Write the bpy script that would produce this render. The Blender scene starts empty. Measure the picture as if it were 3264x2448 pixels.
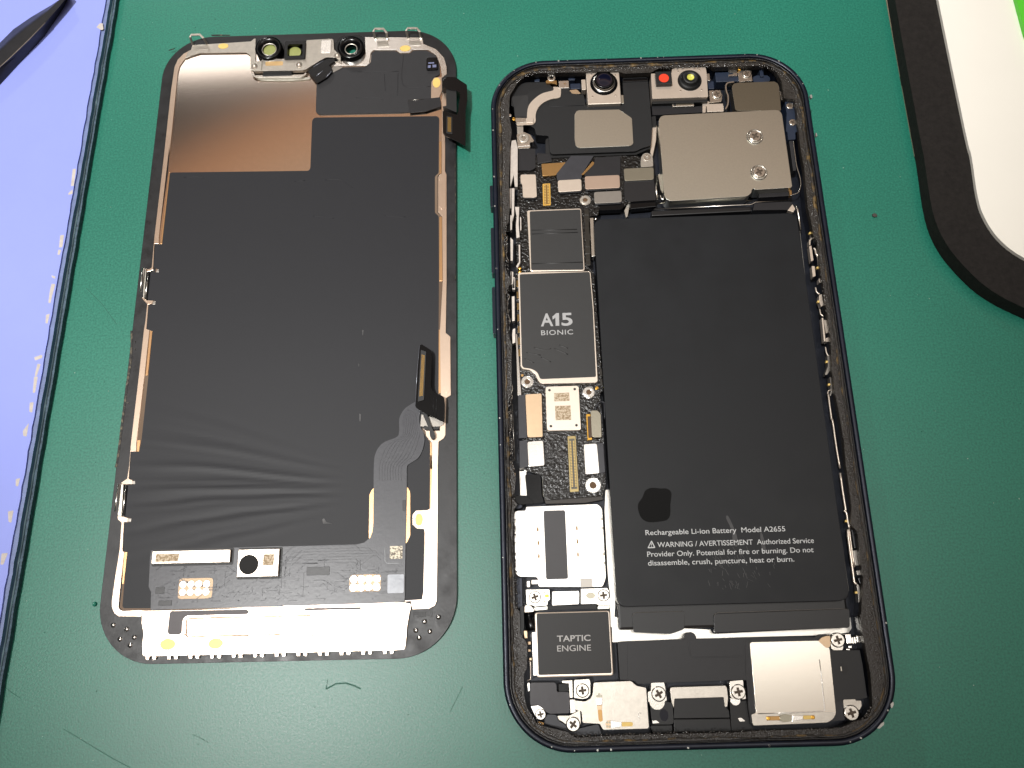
import bpy, bmesh, math, random
from mathutils import Vector, Matrix

# ------------------------------------------------------------------ camera, light, exposure
S = bpy.context.scene
MM = 0.001
cam_data = bpy.data.cameras.new("camera")
cam = bpy.data.objects.new("camera", cam_data)
S.collection.objects.link(cam)
S.camera = cam
S.cycles.caustics_reflective = False
S.cycles.caustics_refractive = False
pitch, roll = 0.29686, -0.06567
vdir = Vector((0, math.sin(pitch), -math.cos(pitch)))
vup0 = Vector((0, math.cos(pitch), math.sin(pitch)))
vright = Vector((1, 0, 0)) * math.cos(roll) + vup0 * math.sin(roll)
vup = Vector((-1, 0, 0)) * math.sin(roll) + vup0 * math.cos(roll)
m = Matrix((vright, vup, -vdir)).transposed().to_4x4()
m.translation = Vector((0, 0, 171.11281 * MM))
cam.matrix_world = m
cam_data.sensor_width = 36.0
cam_data.lens = 36.0 * 2700.00932 / 3264.0
cam_data.clip_start = 0.005
cam_data.clip_end = 50.0

world = bpy.data.worlds.new("World")
S.world = world
world.use_nodes = True
wn, wl = world.node_tree.nodes, world.node_tree.links
bg = wn["Background"]
# room: pale ceiling overhead, warm wooden walls lower down
tc = wn.new("ShaderNodeTexCoord")
sep = wn.new("ShaderNodeSeparateXYZ")
ramp = wn.new("ShaderNodeValToRGB")
wl.new(tc.outputs["Generated"], sep.inputs[0])
wl.new(sep.outputs["Z"], ramp.inputs[0])
cr = ramp.color_ramp
stops = ((0.0, (0.02, 0.02, 0.02)), (0.70, (0.05, 0.048, 0.045)), (0.772, (0.18, 0.165, 0.155)), (0.80, (0.80, 0.45, 0.27)), (0.825, (0.92, 0.62, 0.42)),
         (0.85, (0.72, 0.60, 0.49)), (0.90, (0.50, 0.38, 0.29)), (1.0, (0.54, 0.50, 0.45)))
while len(cr.elements) < len(stops):
    cr.elements.new(0.5)
for el, (p_, c_) in zip(cr.elements, stops):
    el.position = p_
    el.color = c_ + (1,)
wl.new(ramp.outputs[0], bg.inputs[0])
bg.inputs[1].default_value = 0.72


def lamp(name, loc, size, power, target, color=(1, 1, 1)):
    d = bpy.data.lights.new(name, "AREA")
    d.shape = "RECTANGLE"
    d.size, d.size_y = size
    d.energy = power
    d.color = color
    o = bpy.data.objects.new(name, d)
    S.collection.objects.link(o)
    o.location = loc
    o.rotation_euler = (Vector(target) - Vector(loc)).to_track_quat("-Z", "Y").to_euler()
    return o


lamp("ceiling_lamp_overhead", (-0.27, -0.04, 1.55), (0.58, 0.40), 2.8, (-0.27, -0.04, 0), (1.0, 0.99, 0.97))
lamp("reflection_lamp_beside", (0.38, 0.15, 1.55), (0.62, 0.40), 2.6, (0.38, 0.15, 0), (1.0, 0.98, 0.95))  # added only for white reflections in the right-hand metals
lamp("ceiling_lamp_ahead", (-0.50, 1.40, 1.50), (0.60, 0.16), 1.0, (-0.50, 1.40, 0), (1.0, 0.98, 0.95))


def spot(name, loc, target, angle, blend, power, radius, color):
    d = bpy.data.lights.new(name, "SPOT")
    d.energy, d.color, d.shadow_soft_size = power, color, radius
    d.spot_size, d.spot_blend = math.radians(angle), blend
    o = bpy.data.objects.new(name, d)
    S.collection.objects.link(o)
    o.location = loc
    o.rotation_euler = (Vector(target) - o.location).to_track_quat("-Z", "Y").to_euler()


# downlight over the bench, its beam edge shaped to stand in for the photographer's shadow in the near corner; a lower lamp ahead gives the slanting shadows
spot("downlight", (-0.54, -0.10, 1.90), (-0.045, 0.165, 0.0), 10.4, 0.12, 158, 0.07, (1.0, 0.99, 0.97))
spot("bench_lamp", (-1.24, 3.38, 1.62), (-0.02, 0.10, 0.0), 14.0, 0.3, 85, 0.10, (1.0, 0.98, 0.95))

vs = S.view_settings
vs.view_transform = "Standard"
vs.look = "None"
vs.exposure = 0.0
vs.gamma = 1.0
vs.use_curve_mapping = False

# ------------------------------------------------------------------ materials
def lin(c):
    return tuple(((v / 255) / 12.92 if v / 255 < 0.04045 else ((v / 255 + 0.055) / 1.055) ** 2.4) for v in c) + (1.0,)


MATS = {}


def mat(name, rgb, rough=0.5, metal=0.0, var=0.0, vscale=300.0, rgb2=None, bump=0.0, bscale=2000.0, bstretch=None,
        spec=0.5, coat=0.0, rvar=0.0, thresh=None):
    """A procedural material: colour with noise variation, roughness variation and fine relief."""
    if name in MATS:
        return MATS[name]
    mt = bpy.data.materials.new(name)
    mt.use_nodes = True
    n, l = mt.node_tree.nodes, mt.node_tree.links
    b = n["Principled BSDF"]
    b.inputs["Base Color"].default_value = lin(rgb)
    b.inputs["Roughness"].default_value = rough
    b.inputs["Metallic"].default_value = metal
    b.inputs["Specular IOR Level"].default_value = spec
    b.inputs["Coat Weight"].default_value = coat
    b.inputs["Coat Roughness"].default_value = 0.15
    t = n.new("ShaderNodeTexCoord")
    if var or rgb2 or rvar:
        ns = n.new("ShaderNodeTexNoise")
        ns.inputs["Scale"].default_value = vscale
        ns.inputs["Detail"].default_value = 6
        ns.inputs["Roughness"].default_value = 0.65
        l.new(t.outputs["Object"], ns.inputs["Vector"])
        rp = n.new("ShaderNodeValToRGB")
        a = lin(rgb)
        c2 = lin(rgb2) if rgb2 else tuple(min(1, v * (1 + var)) for v in a[:3]) + (1,)
        c1 = a if rgb2 else tuple(v * (1 - var) for v in a[:3]) + (1,)
        lo, hi = thresh if thresh else (0.3, 0.7)
        rp.color_ramp.elements[0].position = lo
        rp.color_ramp.elements[1].position = hi
        rp.color_ramp.elements[0].color = c1
        rp.color_ramp.elements[1].color = c2
        l.new(ns.outputs["Fac"], rp.inputs[0])
        l.new(rp.outputs[0], b.inputs["Base Color"])
        if rvar:
            mr = n.new("ShaderNodeMapRange")
            mr.inputs["From Min"].default_value = 0.3
            mr.inputs["From Max"].default_value = 0.7
            mr.inputs["To Min"].default_value = max(0.02, rough - rvar)
            mr.inputs["To Max"].default_value = rough + rvar
            l.new(ns.outputs["Fac"], mr.inputs["Value"])
            l.new(mr.outputs[0], b.inputs["Roughness"])
    if bump:
        nb = n.new("ShaderNodeTexNoise")
        nb.inputs["Scale"].default_value = bscale
        nb.inputs["Detail"].default_value = 3
        if bstretch:
            mp = n.new("ShaderNodeMapping")
            mp.inputs["Scale"].default_value = bstretch
            l.new(t.outputs["Object"], mp.inputs[0])
            l.new(mp.outputs[0], nb.inputs["Vector"])
        else:
            l.new(t.outputs["Object"], nb.inputs["Vector"])
        bp = n.new("ShaderNodeBump")
        bp.inputs["Strength"].default_value = 1.0
        bp.inputs["Distance"].default_value = bump * MM
        l.new(nb.outputs["Fac"], bp.inputs["Height"])
        l.new(bp.outputs[0], b.inputs["Normal"])
    MATS[name] = mt
    return mt


NAVY = mat("navy_anodised", (23, 29, 43), 0.33, 0.35, var=0.25, bump=0.01, bscale=3000)
LEDGE = mat("black_ledge", (44, 40, 36), 0.38, 0.0, var=0.35, vscale=1500, bump=0.12, bscale=3200, rvar=0.14)
GRIME = mat("dried_glue", (32, 27, 21), 0.55, 0.0, vscale=420, rgb2=(150, 120, 66), bump=0.2, bscale=1600, thresh=(0.50, 0.78))
FLOOR = mat("tray_aluminium", (226, 222, 214), 0.30, 1.0, var=0.06, vscale=500, bump=0.01, bscale=2500)
FLOOR_DARK = mat("tray_navy", (24, 28, 38), 0.4, 0.3, var=0.3, vscale=500, bump=0.02)
BATTERY = mat("battery_wrap", (25, 27, 30), 0.42, 0.0, var=0.05, vscale=120, bump=0.006, bscale=2500, rvar=0.05, spec=0.28)
BATTERY_DARK = mat("battery_tape", (15, 15, 17), 0.36, 0.0, var=0.1, vscale=400, bump=0.006, bscale=2500)
PRINT = mat("grey_print", (204, 206, 206), 0.6, var=0.05)
PLASTIC = mat("black_plastic", (17, 18, 20), 0.48, 0.0, var=0.12, vscale=600, bump=0.008, bscale=3500)
PLASTIC_GREY = mat("charcoal_plastic", (32, 32, 35), 0.5, 0.0, var=0.1, vscale=600, bump=0.008, bscale=3500)
GLOSSBLACK = mat("gloss_black", (9, 9, 11), 0.2, 0.0, bump=0.004, bscale=900, spec=0.3)
BLACK = mat("soft_black", (12, 12, 13), 0.5, 0.0, var=0.2)
TAPE = mat("graphite_sheet", (26, 27, 32), 0.50, 0.0, var=0.03, vscale=250, bump=0.006, bscale=2600, spec=0.35)
FLEX = mat("grey_flex", (56, 57, 62), 0.29, 0.0, var=0.1, vscale=500, bump=0.012, bscale=1500)
BOARDFLEX = mat("satin_flex", (74, 75, 80), 0.30, 0.0, var=0.08, vscale=500, bump=0.010, bscale=1500)
FLEXDARK = mat("dark_flex", (30, 30, 33), 0.38, 0.0, var=0.1, vscale=500, bump=0.01, bscale=1500)
PCB = mat("coated_board", (21, 19, 17), 0.22, 0.0, var=0.35, vscale=900, bump=0.22, bscale=1700, rvar=0.1)
STEEL = mat("steel", (214, 209, 200), 0.27, 1.0, var=0.05, vscale=600, bump=0.005, bscale=3000)
STEEL_MATT = mat("matt_steel", (196, 190, 180), 0.40, 1.0, var=0.08, vscale=900, bump=0.02, bscale=4500)
STEEL_BRIGHT = mat("bright_steel", (238, 234, 228), 0.24, 1.0, var=0.03, vscale=600, bump=0.004, bscale=3000)
COVER = mat("cover_steel", (218, 218, 208), 0.28, 1.0, var=0.04, vscale=2500, bump=0.006, bscale=5000)
COVER_DARK = mat("cover_steel_dark", (152, 147, 132), 0.32, 1.0, var=0.04, vscale=2500, bump=0.006, bscale=5000)
CREAM = mat("cream_stiffener", (234, 221, 206), 0.34, 0.75, var=0.03, vscale=900)
CREAMY = mat("tan_stiffener", (205, 178, 146), 0.36, 0.75, var=0.04, vscale=900)
GREYSTIFF = mat("grey_stiffener", (160, 155, 148), 0.36, 0.8, var=0.04, vscale=900)
COPPER = mat("copper_stiffener", (176, 138, 88), 0.35, 0.85, var=0.05, vscale=900)
GOLD = mat("gold_contact", (222, 172, 78), 0.24, 1.0, var=0.08, vscale=1500)
GOLDPAD = mat("gold_pad", (236, 202, 118), 0.4, 0.2, var=0.05, vscale=1200)
RAIL = mat("peach_rail", (226, 204, 184), 0.30, 1.0, var=0.03, vscale=700, bump=0.006, bscale=3500)
RAILTAN = mat("tan_rail", (206, 164, 120), 0.32, 1.0, var=0.04, vscale=700, bump=0.006, bscale=3500)
BACKPLATE = mat("satin_backplate", (206, 192, 180), 0.09, 1.0, var=0.03, vscale=900)
GLASSEDGE = mat("bezel_black", (17, 17, 20), 0.42, 0.0, var=0.25, vscale=350, bump=0.012, bscale=1800, rvar=0.08)
SLATE = mat("slate_window", (92, 88, 90), 0.5, 0.0, var=0.06)
LENS = mat("lens_black", (8, 10, 30), 0.07, 0.0, coat=0.5)
YELLOWGLASS = mat("yellow_green_glass", (150, 156, 92), 0.25, 0.0, var=0.08, vscale=900)
LEMON = mat("lemon_window", (206, 204, 92), 0.35, 0.0, var=0.3, vscale=2500)
RED = mat("red_window", (226, 66, 40), 0.35, 0.0, var=0.12, vscale=1500)
WHITEPATCH = mat("speckled_patch", (96, 84, 66), 0.5, 0.1, vscale=2600, rgb2=(232, 222, 200), thresh=(0.45, 0.52))
ETCH = mat("etched_patch", (150, 128, 98), 0.6, 0.3, vscale=2600, rgb2=(206, 190, 166), thresh=(0.45, 0.55))
REDACTION = mat("redaction_black", (44, 44, 44), 0.7, 0.0, spec=0.2)

# ------------------------------------------------------------------ builders (all measurements in millimetres)
def link(o, parent=None):
    S.collection.objects.link(o)
    if parent is not None:
        o.parent = parent
    return o


def thing(name, label, cat, loc=(0, 0, 0), rotz=0.0):
    o = bpy.data.objects.new(name, None)
    o.empty_display_size = 0.01
    link(o)
    o.location = Vector(loc) * MM
    o.rotation_euler = (0, 0, rotz)
    o["label"] = label
    o["category"] = cat
    return o


def finish(name, bm, material, parent, smooth=False, stuff=False):
    bmesh.ops.recalc_face_normals(bm, faces=bm.faces)
    for v in bm.verts:
        v.co *= MM
    me = bpy.data.meshes.new(name)
    bm.to_mesh(me)
    bm.free()
    for mt in (material if isinstance(material, (list, tuple)) else [material]):
        me.materials.append(mt)
    if smooth:
        for p in me.polygons:
            p.use_smooth = True
    o = bpy.data.objects.new(name, me)
    link(o, parent)
    if stuff:
        o["kind"] = "stuff"
    return o


def area(pts):
    return sum(pts[i - 1][0] * pts[i][1] - pts[i][0] * pts[i - 1][1] for i in range(len(pts))) / 2


def clean(pts):
    out = []
    for q in pts:
        if not out or math.dist(q, out[-1]) > 0.015:
            out.append((q[0], q[1]))
    if math.dist(out[0], out[-1]) <= 0.015:
        out.pop()
    if area(out) < 0:
        out.reverse()
    return out


def rnd(pts, r=0.3, seg=3):
    """Fillet the corners of a polygon."""
    pts = clean(pts)
    n, out = len(pts), []
    for i in range(n):
        a, b, c = Vector(pts[i - 1]), Vector(pts[i]), Vector(pts[(i + 1) % n])
        d1, d2 = (a - b), (c - b)
        k = min(r, d1.length * 0.45, d2.length * 0.45)
        if d1.angle(d2) > 2.9:
            out.append(tuple(b))
            continue
        p, q = b + d1.normalized() * k, b + d2.normalized() * k
        for s in range(seg + 1):
            t = s / seg
            out.append(tuple(p * (1 - t) ** 2 + b * 2 * t * (1 - t) + q * t * t))
    return out


def sm(pts, seg=4, closed=False):
    """Catmull-Rom smoothing of a path."""
    P = [Vector(q) for q in pts]
    n, out = len(P), []
    rng = range(n) if closed else range(n - 1)
    for i in rng:
        p0 = P[i - 1] if (closed or i > 0) else P[i]
        p1, p2 = P[i], P[(i + 1) % n]
        p3 = P[(i + 2) % n] if (closed or i + 2 < n) else p2
        for s in range(seg):
            t = s / seg
            out.append(tuple(0.5 * ((2 * p1) + (p2 - p0) * t + (2 * p0 - 5 * p1 + 4 * p2 - p3) * t * t + (3 * p1 - p0 - 3 * p2 + p3) * t ** 3)))
    if not closed:
        out.append(tuple(P[-1]))
    return out


def rect(pts, r=0.0):
    """Axis-aligned rectangle through two or four measured corners."""
    xs, ys = sorted(q[0] for q in pts), sorted(q[1] for q in pts)
    h = len(pts) // 2
    x0, x1 = sum(xs[:h]) / h, sum(xs[h:]) / h
    y0, y1 = sum(ys[:h]) / h, sum(ys[h:]) / h
    q = [(x0, y0), (x1, y0), (x1, y1), (x0, y1)]
    return rnd(q, r) if r else q


def rrect(cx, cy, w, h, r, seg=10):
    out = []
    for k, (sx, sy) in enumerate(((1, 1), (-1, 1), (-1, -1), (1, -1))):
        for s in range(seg + 1):
            a = math.pi / 2 * (k + s / seg)
            out.append((cx + sx * (w / 2 - r) + r * math.cos(a), cy + sy * (h / 2 - r) + r * math.sin(a)))
    return out


def circle(c, r, n=28, ry=None):
    ry = ry or r
    return [(c[0] + r * math.cos(2 * math.pi * i / n), c[1] + ry * math.sin(2 * math.pi * i / n)) for i in range(n)]


def prism(name, pts, z0, z1, material, parent, bev=0.06, holes=(), stuff=False, smooth=False, zf=None, bm=None):
    """An extruded outline with a softened top edge."""
    own = bm is None
    bm = bm or bmesh.new()
    pts = clean(pts)
    top = [bm.verts.new((x, y, z1)) for x, y in pts]
    loops = [top]
    for hpts in holes:
        loops.append([bm.verts.new((x, y, z1)) for x, y in clean(hpts)])
    fill = bool(holes) or len(pts) > 16
    if fill:
        es = []
        for lp in loops:
            es += [bm.edges.new((lp[i - 1], lp[i])) for i in range(len(lp))]
        bmesh.ops.triangle_fill(bm, edges=es, use_beauty=True, use_dissolve=False)
    else:
        bm.faces.new(top)
    tops = []
    for k, lp in enumerate(loops):
        low = [bm.verts.new((v.co.x, v.co.y, z0)) for v in lp]
        for i in range(len(lp)):
            bm.faces.new((lp[i - 1], lp[i], low[i], low[i - 1]))
        if k == 0 and not fill:
            bm.faces.new(list(reversed(low)))
        tops += [bm.edges.get((lp[i - 1], lp[i])) for i in range(len(lp))]
    if bev:
        bmesh.ops.bevel(bm, geom=[e for e in tops if e], offset=min(bev, (z1 - z0) * 0.45), segments=2, affect="EDGES", clamp_overlap=True, profile=0.6)
    if zf:
        for v in bm.verts:
            v.co.z += zf(v.co.x, v.co.y)
    if own:
        return finish(name, bm, material, parent, smooth, stuff)


def box(name, pts, z0, z1, material, parent, r=0.15, bev=0.06):
    return prism(name, rect(pts, r), z0, z1, material, parent, bev)


def poly(name, pts, z0, z1, material, parent, r=0.3, bev=0.06, holes=()):
    return prism(name, rnd(pts, r), z0, z1, material, parent, bev, holes)


def disc(name, c, r, z0, z1, material, parent, bev=0.06, n=28, hole=None, ry=None):
    return prism(name, circle(c, r, n, ry), z0, z1, material, parent, bev, [circle(c, hole, n, ry and hole * ry / r)] if hole else ())


def tube(name, pts, rad, material, parent, n=6, flat=None):
    """A wire along 3-D points; flat=(w, h) makes it a ribbon section."""
    bm = bmesh.new()
    P = [Vector(q) for q in pts]
    rings = []
    for i, q in enumerate(P):
        d = (P[min(i + 1, len(P) - 1)] - P[max(i - 1, 0)]).normalized()
        up = Vector((0, 0, 1)) if abs(d.z) < 0.95 else Vector((0, 1, 0))
        sd = d.cross(up).normalized()
        u = sd.cross(d).normalized()
        ring = []
        for k in range(n):
            a = 2 * math.pi * (k + 0.5) / n
            if flat:
                kx, kz = math.cos(a) / abs(math.cos(math.pi / 4)), math.sin(a) / abs(math.sin(math.pi / 4))
                ring.append(bm.verts.new(q + sd * kx * flat[0] / 2 + u * kz * flat[1] / 2))
            else:
                ring.append(bm.verts.new(q + sd * math.cos(a) * rad + u * math.sin(a) * rad))
        rings.append(ring)
    for a, b in zip(rings, rings[1:]):
        for k in range(n):
            bm.faces.new((a[k - 1], a[k], b[k], b[k - 1]))
    bm.faces.new(rings[0])
    bm.faces.new(list(reversed(rings[-1])))
    return finish(name, bm, material, parent, smooth=not flat)


def band(name, pts, w, z0, z1, material, parent, bev=0.03):
    """A flat strip of width w along a 2-D path."""
    P = [Vector(q) for q in pts]
    a, b = [], []
    for i, q in enumerate(P):
        d = (P[min(i + 1, len(P) - 1)] - P[max(i - 1, 0)]).normalized()
        nrm = Vector((-d.y, d.x)) * w / 2
        a.append(tuple(q + nrm))
        b.append(tuple(q - nrm))
    return prism(name, a + b[::-1], z0, z1, material, parent, bev)


def lathe(name, c, prof, material, parent, n=32):
    """Turned shape: prof is a list of (radius, z, material index)."""
    bm = bmesh.new()
    rings = []
    for r, z, _ in prof:
        if r < 1e-4:
            rings.append([bm.verts.new((c[0], c[1], z))])
        else:
            rings.append([bm.verts.new((c[0] + r * math.cos(2 * math.pi * k / n), c[1] + r * math.sin(2 * math.pi * k / n), z)) for k in range(n)])
    for (a, b), pr in zip(zip(rings, rings[1:]), prof[1:]):
        for k in range(n):
            if len(b) == 1:
                f = bm.faces.new((a[k - 1], a[k], b[0]))
            elif len(a) == 1:
                f = bm.faces.new((a[0], b[k], b[k - 1]))
            else:
                f = bm.faces.new((a[k - 1], a[k], b[k], b[k - 1]))
            f.material_index = pr[2]
            f.smooth = True
    return finish(name, bm, material, parent)


SCREW = None


def screw(parent, c, r, z, turn=0.0, name="screw", material=None):
    """Cross-head screw: a turned head with a real cross recess. All screws share one mesh."""
    global SCREW
    if SCREW is None:
        bm = bmesh.new()
        o = [bm.verts.new((0.86 * math.cos(2 * math.pi * i / 24), 0.86 * math.sin(2 * math.pi * i / 24), 0.30)) for i in range(24)]
        w, L = 0.17, 0.58
        cross = [(w, L), (-w, L), (-w, w), (-L, w), (-L, -w), (-w, -w), (-w, -L), (w, -L), (w, -w), (L, -w), (L, w), (w, w)]
        i_ = [bm.verts.new((x, y, 0.30)) for x, y in cross]
        es = [bm.edges.new((o[i - 1], o[i])) for i in range(24)] + [bm.edges.new((i_[i - 1], i_[i])) for i in range(12)]
        bmesh.ops.triangle_fill(bm, edges=es, use_beauty=True)
        mid = [bm.verts.new((math.cos(2 * math.pi * i / 24), math.sin(2 * math.pi * i / 24), 0.20)) for i in range(24)]
        low = [bm.verts.new((v.co.x, v.co.y, -0.5)) for v in mid]
        for i in range(24):
            bm.faces.new((o[i - 1], o[i], mid[i], mid[i - 1])).smooth = True
            bm.faces.new((mid[i - 1], mid[i], low[i], low[i - 1])).smooth = True
        dn = [bm.verts.new((x * 0.95, y * 0.95, 0.17)) for x, y in cross]
        for i in range(12):
            bm.faces.new((i_[i - 1], i_[i], dn[i], dn[i - 1])).material_index = 1
        bm.faces.new(dn).material_index = 1
        tmp = finish("screw", bm, [STEEL, mat("recess_shade", (84, 72, 60), 0.6, 0.3)], None)  # darker recess faces put the cross's shade into the colour
        SCREW = tmp.data
        bpy.data.objects.remove(tmp)
    s = bpy.data.objects.new(name, SCREW)
    link(s, parent)
    s.location = Vector((c[0], c[1], z)) * MM
    s.scale = (r, r, max(0.6, r * 0.8))
    s.rotation_euler = (0, 0, turn)
    return s


def standoff(parent, c, r, z, material=None):
    """Knurled round nut with a hole."""
    mt = material or STEEL_BRIGHT
    out = []
    for i in range(48):
        a = 2 * math.pi * i / 48
        k = r * (1.0 if i % 2 else 0.94)
        out.append((c[0] + k * math.cos(a), c[1] + k * math.sin(a)))
    o = prism("standoff", out, z - 1.2, z - 0.1, mt, parent, 0.05)
    prism("collar", circle(c, r * 0.84), z - 0.2, z + 0.12, mt, o, 0.06, [circle(c, r * 0.44)])
    prism("core", circle(c, r * 0.46), z - 0.6, z - 0.05, mat("nut_core", (96, 70, 44), 0.6, 0.2), o, 0)
    return o


def lettering(name, body, pts, z, parent, material=None, bold=0.0, spacing=1.0):
    """Printed line of text filling the measured box: pts are two corners (cap height by ink width)."""
    material = material or PRINT
    cu = bpy.data.curves.new(name, "FONT")
    cu.body = body
    cu.offset = bold
    cu.space_character = spacing
    cu.fill_mode = "FRONT"
    ob = bpy.data.objects.new(name, cu)
    S.collection.objects.link(ob)
    dg = bpy.context.evaluated_depsgraph_get()
    me = bpy.data.meshes.new_from_object(ob.evaluated_get(dg))
    cu.body = "H"
    dg.update()
    mh = bpy.data.meshes.new_from_object(ob.evaluated_get(bpy.context.evaluated_depsgraph_get()))
    bpy.data.objects.remove(ob)
    caph = max(v.co.y for v in mh.vertices)
    xs = [v.co.x for v in me.vertices]
    x0, x1 = min(q[0] for q in pts), max(q[0] for q in pts)
    y0, y1 = min(q[1] for q in pts), max(q[1] for q in pts)
    sx, sy = (x1 - x0) / (max(xs) - min(xs)), (y1 - y0) / caph
    mx = min(xs)
    for v in me.vertices:
        v.co = Vector((x0 + (v.co.x - mx) * sx, y0 + v.co.y * sy, z)) * MM
    me.materials.clear()
    me.materials.append(material)
    o = bpy.data.objects.new(name, me)
    link(o, parent)
    return o


PINGOLD = mat("pin_gold", (168, 130, 62), 0.4, 0.5)


def connector(name, quad, z0, z1, parent, rows=2, n=20, shell=GOLD, body=BLACK, pin=PINGOLD):
    """Board-to-board connector: shell, dark well and its rows of pins."""
    P = [Vector(q) for q in quad]  # TL, TR, BR, BL
    if name == "connector":
        o = prism(name, rnd(quad, 0.15), z0, z1, shell, parent, 0.05)
    def at(u, v):
        a = P[0].lerp(P[1], u)
        b = P[3].lerp(P[2], u)
        return a.lerp(b, v)
    prism("well", [tuple(at(u, v)) for u, v in ((0.16, 0.05), (0.84, 0.05), (0.84, 0.95), (0.16, 0.95))], z1, z1 + 0.03, body, o, 0)
    bm = bmesh.new()
    for r in range(rows):
        u = 0.3 + 0.4 * r / max(1, rows - 1)
        for k in range(n):
            v = 0.10 + 0.80 * k / (n - 1)
            dv = 0.20 / n
            prism("", [tuple(at(u - 0.09, v - dv)), tuple(at(u + 0.09, v - dv)), tuple(at(u + 0.09, v + dv)), tuple(at(u - 0.09, v + dv))], z1 + 0.03, z1 + 0.12, pin, o, 0, bm=bm)
    finish("pins", bm, pin, o, stuff=True)
    return o

# ------------------------------------------------------------------ the setting: green work mat
def mat_material():
    mt = bpy.data.materials.new("green_mat_rubber")
    mt.use_nodes = True
    n, l = mt.node_tree.nodes, mt.node_tree.links
    b = n["Principled BSDF"]
    t = n.new("ShaderNodeTexCoord")
    big = n.new("ShaderNodeTexNoise"); big.inputs["Scale"].default_value = 14; big.inputs["Detail"].default_value = 4
    fine = n.new("ShaderNodeTexNoise"); fine.inputs["Scale"].default_value = 2400; fine.inputs["Detail"].default_value = 5
    for q in (big, fine):
        l.new(t.outputs["Object"], q.inputs["Vector"])
    mixf = n.new("ShaderNodeMix"); mixf.data_type = "FLOAT"; mixf.inputs[0].default_value = 0.75
    l.new(big.outputs["Fac"], mixf.inputs[2]); l.new(fine.outputs["Fac"], mixf.inputs[3])
    rp = n.new("ShaderNodeValToRGB")
    rp.color_ramp.elements[0].position = 0.38; rp.color_ramp.elements[0].color = lin((25, 106, 88))
    rp.color_ramp.elements[1].position = 0.62; rp.color_ramp.elements[1].color = lin((38, 126, 105))
    l.new(mixf.outputs[0], rp.inputs[0]); l.new(rp.outputs[0], b.inputs["Base Color"])
    mr = n.new("ShaderNodeMapRange"); mr.inputs["To Min"].default_value = 0.30; mr.inputs["To Max"].default_value = 0.44
    l.new(fine.outputs["Fac"], mr.inputs["Value"]); l.new(mr.outputs[0], b.inputs["Roughness"])
    vo = n.new("ShaderNodeTexNoise"); vo.inputs["Scale"].default_value = 2800; vo.inputs["Detail"].default_value = 2
    l.new(t.outputs["Object"], vo.inputs["Vector"])
    bp = n.new("ShaderNodeBump"); bp.inputs["Distance"].default_value = 0.000018; bp.inputs["Strength"].default_value = 1.0
    l.new(vo.outputs["Fac"], bp.inputs["Height"]); l.new(bp.outputs[0], b.inputs["Normal"])
    b.inputs["Specular IOR Level"].default_value = 0.6
    return mt


GREEN = mat_material()
mat_bm = bmesh.new()
prism("", [(-420, -300), (420, -300), (420, 480), (-420, 480)], -2.0, 0.0, GREEN, None, 0.5, bm=mat_bm)
work_mat = finish("work_mat", mat_bm, GREEN, None)
work_mat["kind"] = "structure"
work_mat["label"] = "green rubber work mat covering the whole bench"

# scratches cut into the mat and specks lying on it
SCRATCH = mat("scratch", (22, 94, 76), 0.6)
PALE = mat("pale_speck", (150, 176, 160), 0.6)
for k, path in enumerate((
        [(-101.78,-1.40),(-99.96,-2.85),(-97.94,-4.08)],
        [(-89.14,-10.09),(-84.73,-12.73),(-79.87,-15.59),(-76.04,-17.62)],
        [(-64.57,-12.56),(-62.91,-13.31),(-61.48,-14.15)],
        [(-39.28,-6.02),(-38.96,-4.40)],
        [(-39.28,-6.06),(-37.44,-5.21),(-35.48,-5.19),(-33.74,-5.85),(-32.66,-6.43)],
        [(-15.72,-11.53),(-14.33,-9.19),(-13.16,-7.23)],
        [(-92.55,80.94),(-88.71,76.87),(-85.09,71.81)])):
    band("scratch", path, 0.13 if k != 4 else 0.28, 0.0, 0.012, SCRATCH, work_mat, 0)
rng = random.Random(4)
bm = bmesh.new()
for k in range(150):
    x, y = rng.uniform(-120, 120), rng.uniform(-35, 165)
    r = rng.uniform(0.06, 0.2)
    prism("", [(x + r * rng.uniform(0.5, 1.2) * math.cos(a), y + r * rng.uniform(0.5, 1.2) * math.sin(a)) for a in (0, 1.2, 2.4, 3.6, 4.9)], 0, 0.05, None, None, 0, bm=bm)
o = finish("dust", bm, SCRATCH, None, stuff=True)
o["label"] = "dark dust specks scattered over the green mat"
bm = bmesh.new()
for k in range(170):
    x, y = rng.uniform(-120, 120), rng.uniform(-35, 165)
    r = rng.uniform(0.05, 0.14)
    prism("", [(x + r * rng.uniform(0.5, 1.2) * math.cos(a), y + r * rng.uniform(0.5, 1.2) * math.sin(a)) for a in (0, 1.2, 2.4, 3.6, 4.9)], 0, 0.05, None, None, 0, bm=bm)
o = finish("lint", bm, PALE, None, stuff=True)
o["label"] = "pale lint specks scattered over the green mat"
crumb = prism("crumb", [(82.54,86.24),(83.08,86.42),(83.50,85.96),(83.49,85.54),(82.90,85.44),(82.51,85.75)], 0, 0.4, mat("crumb_brown", (70, 62, 58), 0.7), None, 0.1)
crumb["label"] = "small brown crumb on the mat beside the opened phone's long edge"
crumb["category"] = "crumb"
bead = lathe("glass_bead", [(-85.03,12.62)][0], [(0.42, 0, 0), (0.45, 0.2, 0), (0.3, 0.42, 0), (0, 0.5, 0)], mat("bead_green", (40, 120, 100), 0.08, 0.0), None, 16)
bead["label"] = "tiny clear bead on the mat beside the display's rounded corner"
bead["category"] = "bead"

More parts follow.
